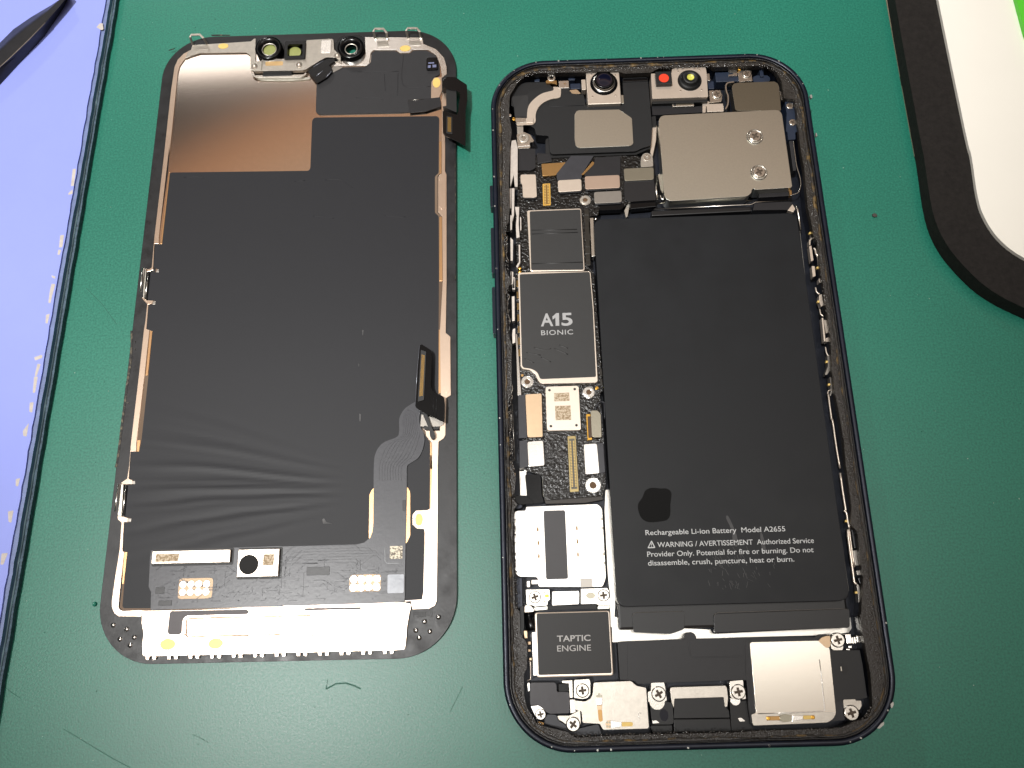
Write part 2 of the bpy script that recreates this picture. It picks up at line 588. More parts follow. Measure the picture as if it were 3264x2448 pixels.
# ------------------------------------------------------------------ lavender pad at the side
pad = thing("silicone_pad", "lavender blue silicone pad with a chipped dark layered edge", "pad", (0, 0, 0))
LAV = mat("lavender_sheet", (146, 158, 234), 0.55, 0.0, var=0.03, vscale=40, bump=0.01, bscale=1500)
SLATEBLUE = mat("slate_blue_layer", (112, 126, 168), 0.5, 0.0, var=0.2, vscale=500, bump=0.05, bscale=900)
TEAL = mat("pale_teal_layer", (170, 204, 214), 0.5, var=0.1, vscale=800)
DARKFOAM = mat("dark_foam_layer", (78, 96, 110), 0.8, 0.0, var=0.5, vscale=1400, bump=0.25, bscale=1100)
edge_top = [(-92.54,155.82),(-95.94,102.04),(-98.74,61.34),(-101.25,21.25)]
dx, dy = edge_top[-1][0] - edge_top[0][0], edge_top[-1][1] - edge_top[0][1]
E0 = (edge_top[0][0] - dx * 0.25, edge_top[0][1] - dy * 0.25)
E1 = (edge_top[-1][0] + dx * 0.4, edge_top[-1][1] + dy * 0.4)
def pad_edge(off, jag, seed, n=90):
    rg = random.Random(seed)
    out = []
    for i in range(n + 1):
        t = i / n
        q = jag * rg.uniform(-1, 1)
        out.append((E0[0] + (E1[0] - E0[0]) * t + off + q, E0[1] + (E1[1] - E0[1]) * t))
    return out
def pad_layer(name, off, jag, z0, z1, m_, seed, bev=0.05):
    ed = pad_edge(off, jag, seed)
    return prism(name, ed + [(E1[0] - 90, E1[1]), (E0[0] - 160, E0[1])], z0, z1, m_, pad, bev)
pad_layer("foam_base", 1.5, 0.08, 0, 1.2, DARKFOAM, 1, 0.5)
pad_layer("teal_layer", 0.95, 0.04, 1.2, 1.42, TEAL, 2, 0.0)
pad_layer("slate_layer", 0.75, 0.09, 1.42, 2.6, SLATEBLUE, 3, 0.4)
pad_layer("top_sheet", -0.05, 0.12, 2.6, 3.0, LAV, 5, 0.08)
CHIP = mat("chipped_core", (198, 190, 184), 0.75, var=0.12, vscale=900)
for q in ([(-93.51,149.07),(-92.82,149.01),(-92.48,147.18),(-93.08,147.06),(-94.25,147.97)], [(-96.55,109.32),(-95.78,109.41),(-95.82,106.93),(-95.90,104.90),(-96.55,104.95)],
          [(-97.02,103.14),(-96.08,104.08),(-95.98,102.92),(-96.86,102.69)], [(-97.84,92.72),(-96.97,92.79),(-97.06,89.75),(-97.81,89.66)],
          [(-97.90,89.25),(-97.25,89.07),(-97.51,87.85),(-98.03,88.02)], [(-98.82,83.17),(-97.90,82.70),(-97.97,82.17),(-98.76,82.63)],
          [(-98.62,81.14),(-97.78,80.94),(-98.21,78.17),(-98.41,76.46),(-98.92,76.62),(-98.84,79.55)], [(-99.14,73.87),(-98.31,74.07),(-98.57,71.74),(-99.07,71.90)],
          [(-100.73,64.29),(-99.10,64.81),(-98.90,64.03),(-100.41,63.50)], [(-99.86,62.83),(-99.12,62.65),(-99.70,60.04),(-100.18,60.08)],
          [(-100.29,59.98),(-99.45,59.93),(-99.68,56.32),(-100.20,56.36)], [(-100.61,54.29),(-99.76,54.35),(-99.83,52.03),(-100.50,52.32)],
          [(-101.43,48.25),(-100.31,49.87),(-100.48,46.98),(-101.20,47.15)], [(-101.75,38.18),(-100.89,38.36),(-101.12,36.63),(-101.64,36.78)],
          [(-102.64,31.67),(-101.51,31.82),(-101.69,29.33),(-102.29,29.60)], [(-102.95,23.37),(-101.71,23.40),(-102.36,21.14),(-102.92,21.18)]):
    prism("chipped_spot", rnd(q, 0.2), 2.9, 3.02, CHIP, pad, 0)

# ------------------------------------------------------------------ black pry tool lying on the lavender pad
tool = thing("pry_tool", "black plastic pry tool with a pointed tip on the lavender pad", "pry tool", (0, 0, 0))
TOOLM = mat("tool_black", (34, 33, 36), 0.38, 0.0, var=0.25, vscale=250, bump=0.02, bscale=1200)
up = [(-150.02,119.79),(-127.47,135.41),(-120.63,140.14),(-116.65,144.51),(-113.80,148.19),(-109.77,151.49),(-105.40,154.47),(-103.04,156.32),(-101.58,157.14)]
rg_ = [(-147.11,110.78),(-125.19,127.06),(-118.53,131.99),(-114.63,136.23),(-112.26,138.89),(-108.47,143.53),(-105.15,147.96),(-102.18,152.47),(-100.35,155.53)]
lw = [(-147.98,104.89),(-126.10,122.05),(-119.52,127.90),(-115.74,133.42),(-110.37,140.95),(-106.57,146.32),(-103.59,152.35),(-102.52,154.77),(-101.66,157.86)]
bm = bmesh.new()
prev = None
for a, b, c in zip(up, rg_, lw):
    ring = [bm.verts.new((a[0], a[1], 3.05)), bm.verts.new((a[0], a[1], 3.9)), bm.verts.new((b[0] * 0.5 + a[0] * 0.5, b[1] * 0.5 + a[1] * 0.5, 5.4)), bm.verts.new((b[0], b[1], 5.6)),
            bm.verts.new((c[0] * 0.4 + b[0] * 0.6, c[1] * 0.4 + b[1] * 0.6, 4.9)), bm.verts.new((c[0], c[1], 3.3)), bm.verts.new((c[0], c[1], 3.05))]
    if prev:
        for k in range(7):
            bm.faces.new((prev[k - 1], prev[k], ring[k], ring[k - 1])).smooth = k in (2, 5)
    else:
        bm.faces.new(ring)
    prev = ring
bm.faces.new(list(reversed(prev)))
finish("blade", bm, TOOLM, tool)
tube("ridge", [(q[0], q[1], 5.6) for q in rg_[:-2]], 0.12, mat("ridge_highlight", (120, 108, 94), 0.4, 0.0, var=0.3, vscale=800), tool)  # pale tube paints the highlight along the tool's ridge

# ------------------------------------------------------------------ black foam frame with the white sheet on it
FOAM = mat("black_foam", (34, 31, 29), 0.85, 0.0, var=0.3, vscale=900, bump=0.06, bscale=1500, spec=0.25)
fo = thing("foam_frame", "thick black foam pad with a rounded corner under the white board", "foam pad", (0, 0, 0))
ft = [(98.57,164.03),(96.54,139.83),(94.91,103.71),(94.70,97.53),(93.84,84.03),(95.16,76.09),(98.56,69.44),(102.35,64.68),(108.09,60.43),(117.14,55.64),(133.91,50.31)]
def onward(p):
    a_, b_ = Vector(p[0]), Vector(p[1])
    return [tuple(a_ + (a_ - b_) * 3)] + p
ft = onward(ft)
prism("foam_body", sm(ft) + [(220, ft[-1][1]), (220, ft[0][1])], 0.12, 4.0, FOAM, fo, 0.25)
fb = [(98.04,162.28),(96.75,143.35),(95.20,106.76),(94.92,100.02)]
band("backing_film", fb, 0.35, 0.02, 0.3, mat("beige_film", (150, 138, 116), 0.7, var=0.25, vscale=700), fo, 0)
wt = [(107.24,162.38),(106.08,138.28),(104.64,102.78),(104.59,96.23),(103.77,87.01),(104.02,81.73),(105.93,76.20),(110.20,71.32),(119.18,65.75),(135.92,59.57)]
wt = onward(wt)
wb = prism("white_board", sm(wt) + [(220, wt[-1][1]), (220, wt[0][1])], 4.0, 4.9, mat("white_card", (253, 249, 238), 0.6, var=0.01, vscale=60), None, 0.2)
wb["label"] = "white board with a rounded corner lying on the black foam pad"
wb["category"] = "board"
gt = [(123.43,141.31),(123.34,135.93),(123.20,128.01),(123.58,110.20)]
gs = prism("green_sheet", gt + [(230, gt[-1][1]), (230, gt[0][1])], 4.9, 6.0, mat("bright_green_plastic", (92, 214, 52), 0.5, var=0.02), None, 0.2)
gs["label"] = "bright green plastic piece on the white board at the picture corner"
gs["category"] = "plastic sheet"

# ------------------------------------------------------------------ detached display, lying face down
dsp = thing("phone_display", "detached phone display lying face down with black graphite sheet and ribbon cables", "display", (-45.97226, 71.71085, 0), -0.04204)
W, H = 70.19544, 144.33676
camhole = [(9.87,66.99)][0]
glass = prism("cover_glass", rrect(0, 0, W, H, 11.6, 14), 0.0, 0.9, GLASSEDGE, dsp, 0.25, [circle(camhole, 1.25, 24)])
# torn glue along the long edge
rg2 = random.Random(11)
RES = mat("glue_residue", (30, 28, 26), 0.6, vscale=900, rgb2=(128, 116, 92), thresh=(0.5, 0.72), bump=0.1, bscale=1500)
L_ = [(-35.24,-3.48),(-34.85,-6.98),(-34.76,-11.63),(-34.85,-15.17),(-34.87,-17.51),(-34.90,-20.99),(-34.89,-24.15),(-34.93,-27.41),(-35.03,-32.21),(-35.24,-33.46)]
band("glue_residue", sm([(x + rg2.uniform(-0.08, 0.08), y) for x, y in L_]), 0.45, 0.5, 0.98, RES, glass, 0.04)
for q in ([(-34.25,-5.87),(-34.05,-5.80),(-34.12,-6.40),(-34.31,-6.24)], [(-34.08,-7.46),(-33.91,-7.54),(-33.92,-7.99),(-34.10,-7.94)], [(-34.50,-19.56),(-34.00,-19.64),(-34.04,-19.93),(-34.40,-19.85)],
          [(-34.30,68.61),(-32.70,69.17),(-33.08,68.81),(-34.08,68.48)], [(-24.33,72.67),(-22.68,72.68),(-19.56,72.49),(-19.75,72.25),(-24.10,72.34)]):
    prism("glue_flake", q, 0.9, 1.0, RES, glass, 0)
tube("edge_seam", [(x, y, 0.92) for x, y in [(34.84,40.75),(34.83,35.62),(34.92,23.67),(35.00,17.33),(34.89,6.23)]], 0.06, RES, glass, 5)

plate_out = [(-31.48,62.83),(-30.71,65.45),(-28.80,67.08),(-26.39,67.67),(-14.62,67.05),(5.51,62.71),(14.26,62.64),(14.76,66.48),(20.69,66.63),(24.77,66.48),(28.45,66.47),(30.49,64.95),(31.73,61.07),(31.77,49.80),(31.80,41.27),(31.83,32.82),(30.86,32.20),(30.91,22.91),(31.86,22.03),(32.10,6.29),(31.57,-19.89),(31.59,-23.95),(29.67,-28.44),(29.72,-35.40),(29.78,-42.97),(28.80,-48.06),(28.67,-61.29),(6.48,-62.74),(-25.36,-62.06),(-30.57,-61.95),(-31.13,-61.45),(-31.05,-57.71),(-31.69,-50.64),(-31.33,-40.06),(-31.47,-27.62),(-31.23,-13.60),(-31.28,-3.56),(-31.46,19.21),(-31.07,34.85),(-31.23,39.41)]
prism("back_plate", plate_out, 0.9, 0.98, BACKPLATE, dsp, 0)

# black graphite sheet with pulled wrinkles
def wrinkle(x, y):
    # folds fan out from the ribbon cable across the lower half of the sheet
    cx, cy = WR
    dx_, dy_ = cx + 46 - x, y - cy
    ang = math.atan2(dy_, dx_) + 0.008 * math.sin(x * 0.13) + 0.003 * math.sin(x * 0.31 + y)
    env = math.exp(-(ang / 0.22) ** 2) * max(0.0, min(1.0, (x + 34) / 22)) * max(0.0, min(1.0, (dx_ - 18) / 12))
    return 0.055 * env * (math.sin(ang * 70 + 0.5) + 0.8 * math.sin(ang * 127 + 1.7 + 0.02 * x) + 0.45 * math.sin(ang * 211 + 0.05 * x))
WR = [(-16.26,-39.04)][0]
sheet_pts = rnd([(-30.77,34.67),(-30.26,35.03),(1.29,34.45),(1.69,35.06),(1.48,47.77),(2.04,48.51),(30.69,47.93),(31.19,47.34),(31.12,41.22),(31.10,33.01),(30.25,32.16),(30.30,22.88),(31.15,22.00),(31.28,6.27),(31.23,-19.54),(28.94,-23.90),(27.91,-26.98),(28.63,-28.44),(29.61,-29.91),(29.65,-35.42),(29.62,-43.67),(26.71,-43.86),(26.12,-44.61),(26.15,-46.66),(26.93,-47.44),(28.60,-47.65),(28.51,-61.21),(24.94,-61.37),(0.96,-61.98),(-24.84,-61.75),(-30.22,-61.64),(-30.56,-61.30),(-30.85,-50.85),(-30.81,-50.70),(-31.83,-50.51),(-32.08,-44.97),(-30.58,-44.78),(-30.66,-44.06),(-32.23,-43.68),(-32.39,-37.17),(-30.75,-37.03),(-30.81,-36.42),(-32.08,-36.03),(-32.34,-30.24),(-30.63,-30.32),(-30.39,-27.68),(-30.42,-13.65),(-30.58,-3.66),(-32.03,-3.28),(-32.12,2.52),(-30.57,2.52),(-30.65,3.32),(-32.61,3.68),(-32.76,10.06),(-30.60,10.20),(-30.67,10.82),(-32.02,11.27),(-32.15,16.97),(-30.58,16.93),(-30.50,19.13),(-30.60,16.95)], 0.35)
bm = bmesh.new()
prism("", sheet_pts, 0.98, 1.06, None, None, 0, bm=bm)
bmesh.ops.triangulate(bm, faces=[f for f in bm.faces if len(f.verts) > 4], ngon_method="EAR_CLIP")
# cut the sheet into a lattice so that the wrinkles are real relief
for i in range(-34, 35, 2):
    bmesh.ops.bisect_plane(bm, geom=bm.verts[:] + bm.edges[:] + bm.faces[:], plane_co=(i, 0, 0), plane_no=(1, 0, 0))
for j in range(-124, 0):
    bmesh.ops.bisect_plane(bm, geom=bm.verts[:] + bm.edges[:] + bm.faces[:], plane_co=(0, j * 0.5, 0), plane_no=(0, 1, 0))
for v in bm.verts:
    if v.co.z > 1.02:
        v.co.z += max(-0.05, wrinkle(v.co.x, v.co.y))
for f in bm.faces:
    f.smooth = abs(f.normal.z) > 0.5
for e in bm.edges:
    e.smooth = e.calc_face_angle(0.0) < 0.7
sheet = finish("graphite_sheet", bm, TAPE, dsp)
for q in ([(-1.69,31.85),(0.64,31.95)], [(5.26,31.96),(8.37,31.97),(9.96,31.04),(11.55,29.79)], [(-27.18,33.66),(-24.44,33.68),(-22.65,33.29)],
          [(2.98,22.86),(5.29,22.58),(7.61,22.19)], [(19.07,22.57),(21.19,22.08),(23.67,22.01)]):
    tube("crease", [(x, y, 1.00) for x, y in sm(q)], 0.10, TAPE, sheet, 10)
SMUDGE = mat("dust_smudge", (62, 62, 64), 0.6, 0.0, vscale=500, rgb2=(100, 100, 100), thresh=(0.4, 0.7))
for q in ([(8.05,-45.22),(8.39,-44.97),(8.94,-45.75),(10.15,-46.12),(8.26,-46.04)], [(14.82,-23.36),(15.18,-23.56),(15.10,-25.02),(14.92,-25.01)], [(14.86,-4.82),(15.14,-4.83),(15.08,-6.00),(14.94,-5.99)], [(14.19,-12.32),(14.47,-12.52),(14.40,-13.08)]):
    prism("smudge", q, 1.06, 1.15, SMUDGE, sheet, 0)

# black upper module cover
mod = poly("sensor_cover", [(2.28,49.91),(2.11,57.85),(4.30,59.43),(6.26,61.02),(8.45,62.02),(13.73,61.95),(14.72,62.87),(14.88,65.76),(15.64,66.33),(20.74,66.15),(21.78,65.27),(24.22,65.30),(24.82,66.12),(28.28,66.00),(30.33,64.48),(31.25,61.57),(31.32,59.19),(29.96,58.53),(29.32,57.37),(29.19,52.46),(31.39,51.92),(31.60,50.06),(28.02,49.38),(22.07,49.05),(3.15,49.19)], 0.98, 1.25, PLASTIC_GREY, dsp, 0.5)
for q in ([(11.74,60.59),(21.46,60.37)], [(22.59,65.24),(22.74,56.42),(29.17,55.96)], [(21.37,59.78),(21.38,53.66)], [(11.58,53.42),(15.99,53.33),(18.00,52.61)], [(18.14,59.65),(18.45,55.16)]):
    tube("crease", [(x, y, 1.23) for x, y in sm(q)], 0.07, PLASTIC_GREY, mod, 6)
sens = box("ambient_sensor", [(28.15,63.72),(30.88,63.62),(30.80,60.29),(28.08,60.27)], 1.2, 1.7, GLOSSBLACK, dsp, 0.4)
for q in ([(28.57,62.23),(29.99,62.30),(29.99,61.94),(28.58,61.88)], [(28.48,61.40),(29.18,61.50),(29.19,60.78),(28.48,60.76)], [(29.59,61.60),(30.50,61.57),(30.50,60.85),(29.59,60.82)]):
    box("sensor_glint", q, 1.68, 1.78, mat("blue_glint", (140, 150, 190), 0.2, 0.6), sens, 0.05, 0.03)  # bluish glints on the sensor, built as pale boxes
fold = poly("folded_tail", [(23.77,52.21),(29.24,52.48),(31.43,52.64),(31.64,50.20),(28.08,48.99),(24.32,48.66)], 1.2, 1.6, FLEXDARK, dsp, 0.3, 0.15)
tube("slit", [(x, y, 1.62) for x, y in [(23.76,52.03),(27.64,52.20)]], 0.05, STEEL, fold, 5)

# rails of the metal frame
rail_left = prism("side_rail", [(-28.61,68.33),(-30.37,67.30),(-31.65,65.65),(-32.24,63.62),(-32.45,56.97),(-32.34,39.29),(-32.46,19.11),(-32.36,15.97),(-32.29,11.25),(-32.69,10.91),(-33.63,10.84),(-33.47,10.22),(-32.72,10.30),(-31.91,10.68),(-32.28,17.01),(-31.29,17.02),(-31.44,19.08),(-31.36,41.85),(-31.10,39.47),(-31.27,61.67),(-30.97,63.82),(-29.83,65.95),(-28.29,66.98),(-26.68,67.39),(-27.58,68.29)], 0.95, 1.2, RAIL, dsp, 0.04)
prism("side_rail", [(-33.60,4.04),(-33.11,3.33),(-32.38,2.61),(-32.34,-1.27),(-32.45,-3.53),(-32.38,-13.74),(-32.48,-28.20),(-32.31,-33.05),(-32.41,-35.96),(-33.18,-36.56),(-33.50,-36.82),(-33.03,-37.09),(-31.29,-37.05),(-31.37,-36.34),(-32.11,-35.97),(-32.31,-30.28),(-31.25,-30.27),(-31.35,-28.23),(-31.20,-13.68),(-31.27,-3.56),(-31.92,-3.30),(-32.08,2.46),(-31.26,2.57),(-31.24,3.27),(-32.46,3.41),(-33.00,4.02)], 0.95, 1.2, RAIL, dsp, 0.04)
prism("side_rail", [(-33.50,-43.59),(-33.25,-44.28),(-32.54,-44.89),(-32.31,-50.48),(-32.59,-56.12),(-32.64,-60.13),(-32.49,-61.43),(-31.98,-62.49),(-30.98,-63.15),(-26.59,-63.25),(-26.58,-62.12),(-30.26,-62.16),(-30.96,-61.87),(-31.28,-61.30),(-31.39,-53.77),(-31.39,-50.76),(-31.75,-50.58),(-32.07,-44.82),(-31.39,-44.72),(-31.43,-44.06),(-32.28,-43.70)], 0.95, 1.2, RAIL, dsp, 0.04)
rail_right = prism("side_rail", [(32.88,54.93),(32.89,49.94),(31.99,49.16),(32.11,43.23),(32.57,42.31),(32.58,37.38),(32.59,33.31),(32.92,32.42),(32.97,6.15),(32.82,-5.95),(33.82,-6.85),(33.92,-19.84),(32.94,-20.46),(32.78,-28.40),(32.43,-29.11),(31.38,-29.81),(31.23,-35.49),(31.27,-43.90),(31.24,-48.51),(31.19,-61.52),(30.78,-62.47),(29.62,-63.01),(26.48,-63.05),(26.22,-62.21),(26.12,-61.57),(28.28,-61.37),(28.75,-58.39),(28.69,-48.09),(28.56,-47.55),(27.12,-47.41),(26.25,-46.60),(26.23,-44.64),(26.90,-43.89),(29.13,-43.85),(29.81,-43.53),(30.10,-35.46),(29.97,-29.95),(28.82,-28.48),(28.64,-27.39),(31.63,-27.47),(31.78,-20.34),(31.54,-5.92),(32.13,6.18),(31.93,21.90),(31.03,22.99),(30.98,31.83),(31.85,32.78),(31.82,41.10),(31.80,49.17),(31.69,51.94),(31.98,54.26)], 0.95, 1.2, RAIL, dsp, 0.04)
for q in ([(31.19,41.12),(31.72,41.11),(31.75,33.00),(31.27,32.58)], [(31.32,21.81),(31.89,21.79),(32.09,6.18),(31.35,6.20)], [(31.32,-5.14),(31.87,-5.15),(31.92,-19.23),(31.33,-19.40)], [(29.62,-29.76),(29.92,-29.95),(30.13,-35.46),(29.67,-35.45)], [(29.68,-32.53),(30.22,-32.54),(30.07,-43.70),(29.68,-43.69)],
          [(-30.87,34.87),(-30.57,34.86),(-30.58,16.98),(-30.96,16.99)], [(-31.16,-3.70),(-30.60,-3.71),(-30.56,-13.79),(-31.01,-13.78)], [(-31.24,-27.87),(-30.58,-27.89),(-30.63,-30.28),(-31.10,-30.27)], [(-31.30,-50.77),(-30.74,-50.79),(-30.77,-56.98),(-31.10,-56.97)]):
    prism("inner_lip", q, 0.95, 1.12, RAILTAN, dsp, 0.03)
for q in [(31.87,30.54),(31.87,29.34),(31.88,28.48),(31.88,27.66),(31.88,26.86),(31.88,26.00),(31.89,24.72),(32.92,-8.70),(32.93,-9.37),(32.93,-10.14),(32.93,-11.00),(32.93,-11.76),(32.94,-14.79),(32.94,-15.64),(32.94,-16.30),(32.94,-17.05),(32.94,-17.89)]:
    disc("rail_hole", q, 0.22, 1.18, 1.23, mat("hole_brown", (150, 122, 88), 0.5, 0.6), rail_right, 0.0, 12)
poly("rail_bump", [(31.10,31.08),(32.06,31.48),(32.74,30.59),(32.76,24.13),(31.90,23.52),(31.13,24.39)], 1.2, 1.3, RAIL, rail_right, 0.3)
poly("rail_bump", [(32.11,-7.54),(33.02,-7.08),(33.78,-7.58),(33.79,-18.95),(33.22,-19.40),(32.41,-19.10)], 1.2, 1.3, RAIL, rail_right, 0.3)

# spring clips on the long edge
for q in ([(-33.76,10.80),(-33.72,7.86),(-33.70,5.04)], [(-33.64,-37.12),(-33.61,-40.07),(-33.63,-42.82)]):
    tube("spring_clip", [(x, y, 2.2) for x, y in q], 0.16, STEEL_BRIGHT, dsp, 6)
for q in ([(-33.99,11.02),(-33.40,10.80),(-33.23,10.07),(-33.03,3.80),(-33.26,3.91)], [(-33.70,-36.95),(-32.89,-37.15),(-32.58,-43.65),(-33.37,-43.55)]):
    poly("clip_base", q, 1.1, 1.5, STEEL_MATT, dsp, 0.2)
for q in ([(-32.72,10.06),(-32.72,3.49)], [(-32.38,-37.35),(-32.28,-43.59)]):
    tube("clip_bar", [(x, y, 1.5) for x, y in q], 0.17, STEEL_BRIGHT, dsp, 6)
for q in ([(-31.16,10.72),(-30.59,10.71),(-30.59,10.09),(-31.15,10.11)], [(-31.19,3.17),(-30.57,3.15),(-30.55,2.41),(-31.19,2.43)], [(-31.32,-36.43),(-30.69,-36.45),(-30.67,-37.10),(-31.29,-37.08)], [(-31.34,-44.07),(-30.65,-44.08),(-30.60,-44.80),(-31.29,-44.79)]):
    box("clip_tab", q, 1.0, 1.2, GREYSTIFF, dsp, 0.08)

# top plates and loops
top_l = prism("top_plate", [(-28.46,69.55),(-24.76,69.66),(-14.29,70.01),(-13.63,70.84),(-13.22,70.88),(-12.61,61.85),(-13.83,61.90),(-14.12,66.11),(-15.21,67.00),(-26.40,67.23),(-28.39,66.50),(-29.76,65.83),(-29.41,67.51),(-28.54,68.21)], 0.95, 1.35, STEEL_MATT, dsp, 0.06)
top_r = prism("top_plate", [(13.19,70.36),(27.07,69.73),(27.36,67.89),(30.33,66.33),(32.27,63.85),(32.88,61.43),(32.88,58.47),(31.82,57.32),(31.74,58.86),(31.40,61.49),(30.34,64.59),(28.39,66.20),(24.73,66.34),(24.02,65.54),(21.79,65.48),(20.75,66.38),(15.45,66.57),(14.61,65.69),(14.49,62.81),(13.84,62.23),(5.41,62.36),(4.76,63.39),(7.59,63.77),(11.66,63.87),(13.42,65.97)], 0.95, 1.35, STEEL_BRIGHT, dsp, 0.06)
poly("rail_foot", [(29.27,57.10),(29.96,58.37),(31.77,58.43),(31.79,54.66),(31.19,52.94),(29.24,52.65)], 0.98, 1.22, RAIL, dsp, 0.2)
def loop(feet, tops):
    f, t = feet, tops
    tube("wire_loop", [(f[0][0], f[0][1], 1.3), (t[0][0], t[0][1], 2.7), (t[1][0], t[1][1], 2.8), (t[2][0], t[2][1], 2.8), (t[3][0], t[3][1], 2.7), (f[1][0], f[1][1], 1.3)], 0.2, STEEL_MATT, dsp, 4, flat=(0.5, 0.25))
loop([(-28.39,69.71),(-24.89,69.70)], [(-28.54,70.73),(-28.28,71.26),(-26.23,71.26),(-25.33,70.32)])
loop([(15.65,69.94),(18.52,69.91)], [(15.48,70.71),(15.87,71.38),(17.91,71.30),(18.65,70.23)])
loop([(23.55,69.73),(26.62,69.71)], [(23.32,70.66),(23.72,71.26),(25.86,71.18),(26.63,70.18)])
for q in ([(16.11,68.99),(18.66,69.02),(19.21,67.42),(16.46,67.27)], [(23.78,68.71),(26.64,68.73),(26.76,67.39),(24.21,67.36)], [(-28.01,69.37),(-24.72,69.37),(-24.40,68.02),(-27.48,68.01)]):
    poly("loop_seat", q, 1.3, 1.42, STEEL_MATT, dsp, 0.15)
for c_, rx, ry, z in (([(-20.88,68.94)][0], 1.25, 0.75, 1.35), ([(22.99,66.72)][0], 1.25, 0.85, 1.35), ([(30.53,56.94)][0], 0.95, 1.35, 1.2),
                      ([(-20.72,-68.61)][0], 1.45, 1.05, 1.5), ([(-11.40,-68.64)][0], 1.4, 1.0, 1.5), ([(27.53,-45.71)][0], 0.75, 1.2, 1.2)):
    disc("gold_pad", c_, rx, z - 0.15, z + 0.06, GOLDPAD, dsp, 0.03, 24, ry=ry)

# sensor housing across the top
hs = poly("sensor_bracket", [(-13.52,62.19),(-13.38,63.62),(-11.05,63.78),(-10.89,64.37),(-0.61,63.83),(-0.63,69.24),(4.87,69.43),(5.82,69.32),(6.15,66.28),(7.74,64.54),(7.79,63.34),(6.34,64.11),(4.31,64.23),(2.73,63.28),(-0.00,61.24),(-1.06,60.80),(-12.99,60.98)], 1.3, 2.2, STEEL_MATT, dsp, 0.3, 0.12)
poly("lower_lip", [(-13.47,61.26),(-12.69,60.16),(-1.14,59.88),(-0.37,60.68),(-0.33,59.97),(-1.51,59.18),(-12.23,59.44),(-13.29,60.19)], 1.2, 1.7, STEEL, dsp, 0.2)
poly("lower_lip", [(-12.58,59.75),(-1.22,59.47),(0.60,59.52),(0.43,58.94),(-4.01,58.62),(-11.31,58.99)], 0.98, 1.3, COVER, dsp, 0.2)
box("dark_gap", [(-10.72,61.24),(-3.82,61.05),(-3.74,59.69),(-10.62,59.82)], 1.3, 1.78, BLACK, dsp, 0.1)
prism("gold_mark", rnd([(-10.12,63.50),(-5.86,63.47),(-5.89,62.28),(-10.04,62.31)], 0.3), 2.15, 2.22, mat("pale_gold", (214, 180, 128), 0.4, 0.5), hs, 0)
for q, z in (([(-12.65,62.32)][0], 2.2), ([(-2.02,62.30)][0], 2.2), ([(6.95,64.61)][0], 2.2)):
    lathe("rivet", q, [(0.75, z - 0.1, 0), (0.72, z + 0.12, 0), (0.4, z + 0.16, 0), (0.34, z + 0.32, 0), (0, z + 0.36, 0)], CREAM, hs, 20)
box("weld_pad", [(2.90,68.98),(5.31,69.02),(5.46,65.38),(2.96,65.35)], 2.2, 2.32, STEEL_BRIGHT, hs, 0.25)
box("seam", [(-11.09,63.62),(-10.84,63.61),(-10.68,61.10),(-10.92,61.11)], 2.2, 2.23, COVER_DARK, hs, 0, 0)
def barrel(name, c, r, ri, z0, z1, glass_m, gdx=0.0, gdy=0.0, through=False):
    o = lathe(name, c, [(r, z0, 0), (r, z1 - 0.15, 0), (r - 0.15, z1, 0), (ri + 0.75, z1, 0), (ri + 0.25, z1 - 0.7, 0), (ri, z0 + 0.9, 0)] + ([(ri, 0.6, 0)] if through else []), [GLOSSBLACK], dsp, 36)
    lathe("inner_ring", c, [(ri + 0.22, z1 - 0.72, 0), (ri + 0.12, z1 - 0.66, 0), (ri, z1 - 0.75, 0)], [STEEL_MATT], o, 36)
    if glass_m:
        disc("window", c, ri + 0.1, z0 + 0.3, z0 + 0.6, glass_m, o, 0.0)
    return o
barrel("camera_seat", [(-9.41,66.89)][0], 3.2, 1.55, 1.2, 3.0, YELLOWGLASS)
sq = [(-5.65,68.81),(-0.75,68.68),(-0.59,63.52),(-5.57,63.99)]
sqo = prism("square_seat", rect(sq, 0.3), 1.2, 2.6, GLOSSBLACK, dsp, 0.15, [rect([(-4.95,67.93),(-1.32,67.85),(-1.25,64.55),(-4.85,64.73)], 0.5)])
disc("window", [(-3.44,66.38)][0], 1.5, 1.3, 1.6, YELLOWGLASS, sqo, 0.0)
barrel("camera_seat", [(10.15,66.49)][0], 3.15, 1.3, 0.9, 2.8, None, through=True)
poly("seat_flange", [(6.19,65.63),(5.88,68.31),(7.42,70.69),(11.92,70.89),(13.19,69.74),(13.51,65.85),(12.35,63.97),(8.10,63.64)], 0.95, 1.5, GLOSSBLACK, dsp, 0.6, 0.1, [circle([(10.15,66.49)][0], 1.5)])
bent = poly("bent_flex", [(-0.02,60.68),(3.67,63.84),(6.09,64.28),(6.43,63.31),(4.96,62.28),(5.92,61.06),(4.70,58.85),(2.40,57.24)], 1.3, 1.9, GLOSSBLACK, dsp, 0.3, 0.2)
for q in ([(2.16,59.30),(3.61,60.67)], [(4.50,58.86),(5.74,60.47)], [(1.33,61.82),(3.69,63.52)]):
    tube("fold_glint", [(x, y, 1.88) for x, y in q], 0.14, mat("shiny_fold", (120, 122, 130), 0.2, 0.4), bent, 6)  # pale tubes paint the white glints along the folds
poly("grey_tail", [(4.85,61.24),(6.23,62.38),(8.27,61.95),(6.10,60.60)], 1.0, 1.35, GREYSTIFF, dsp, 0.2)

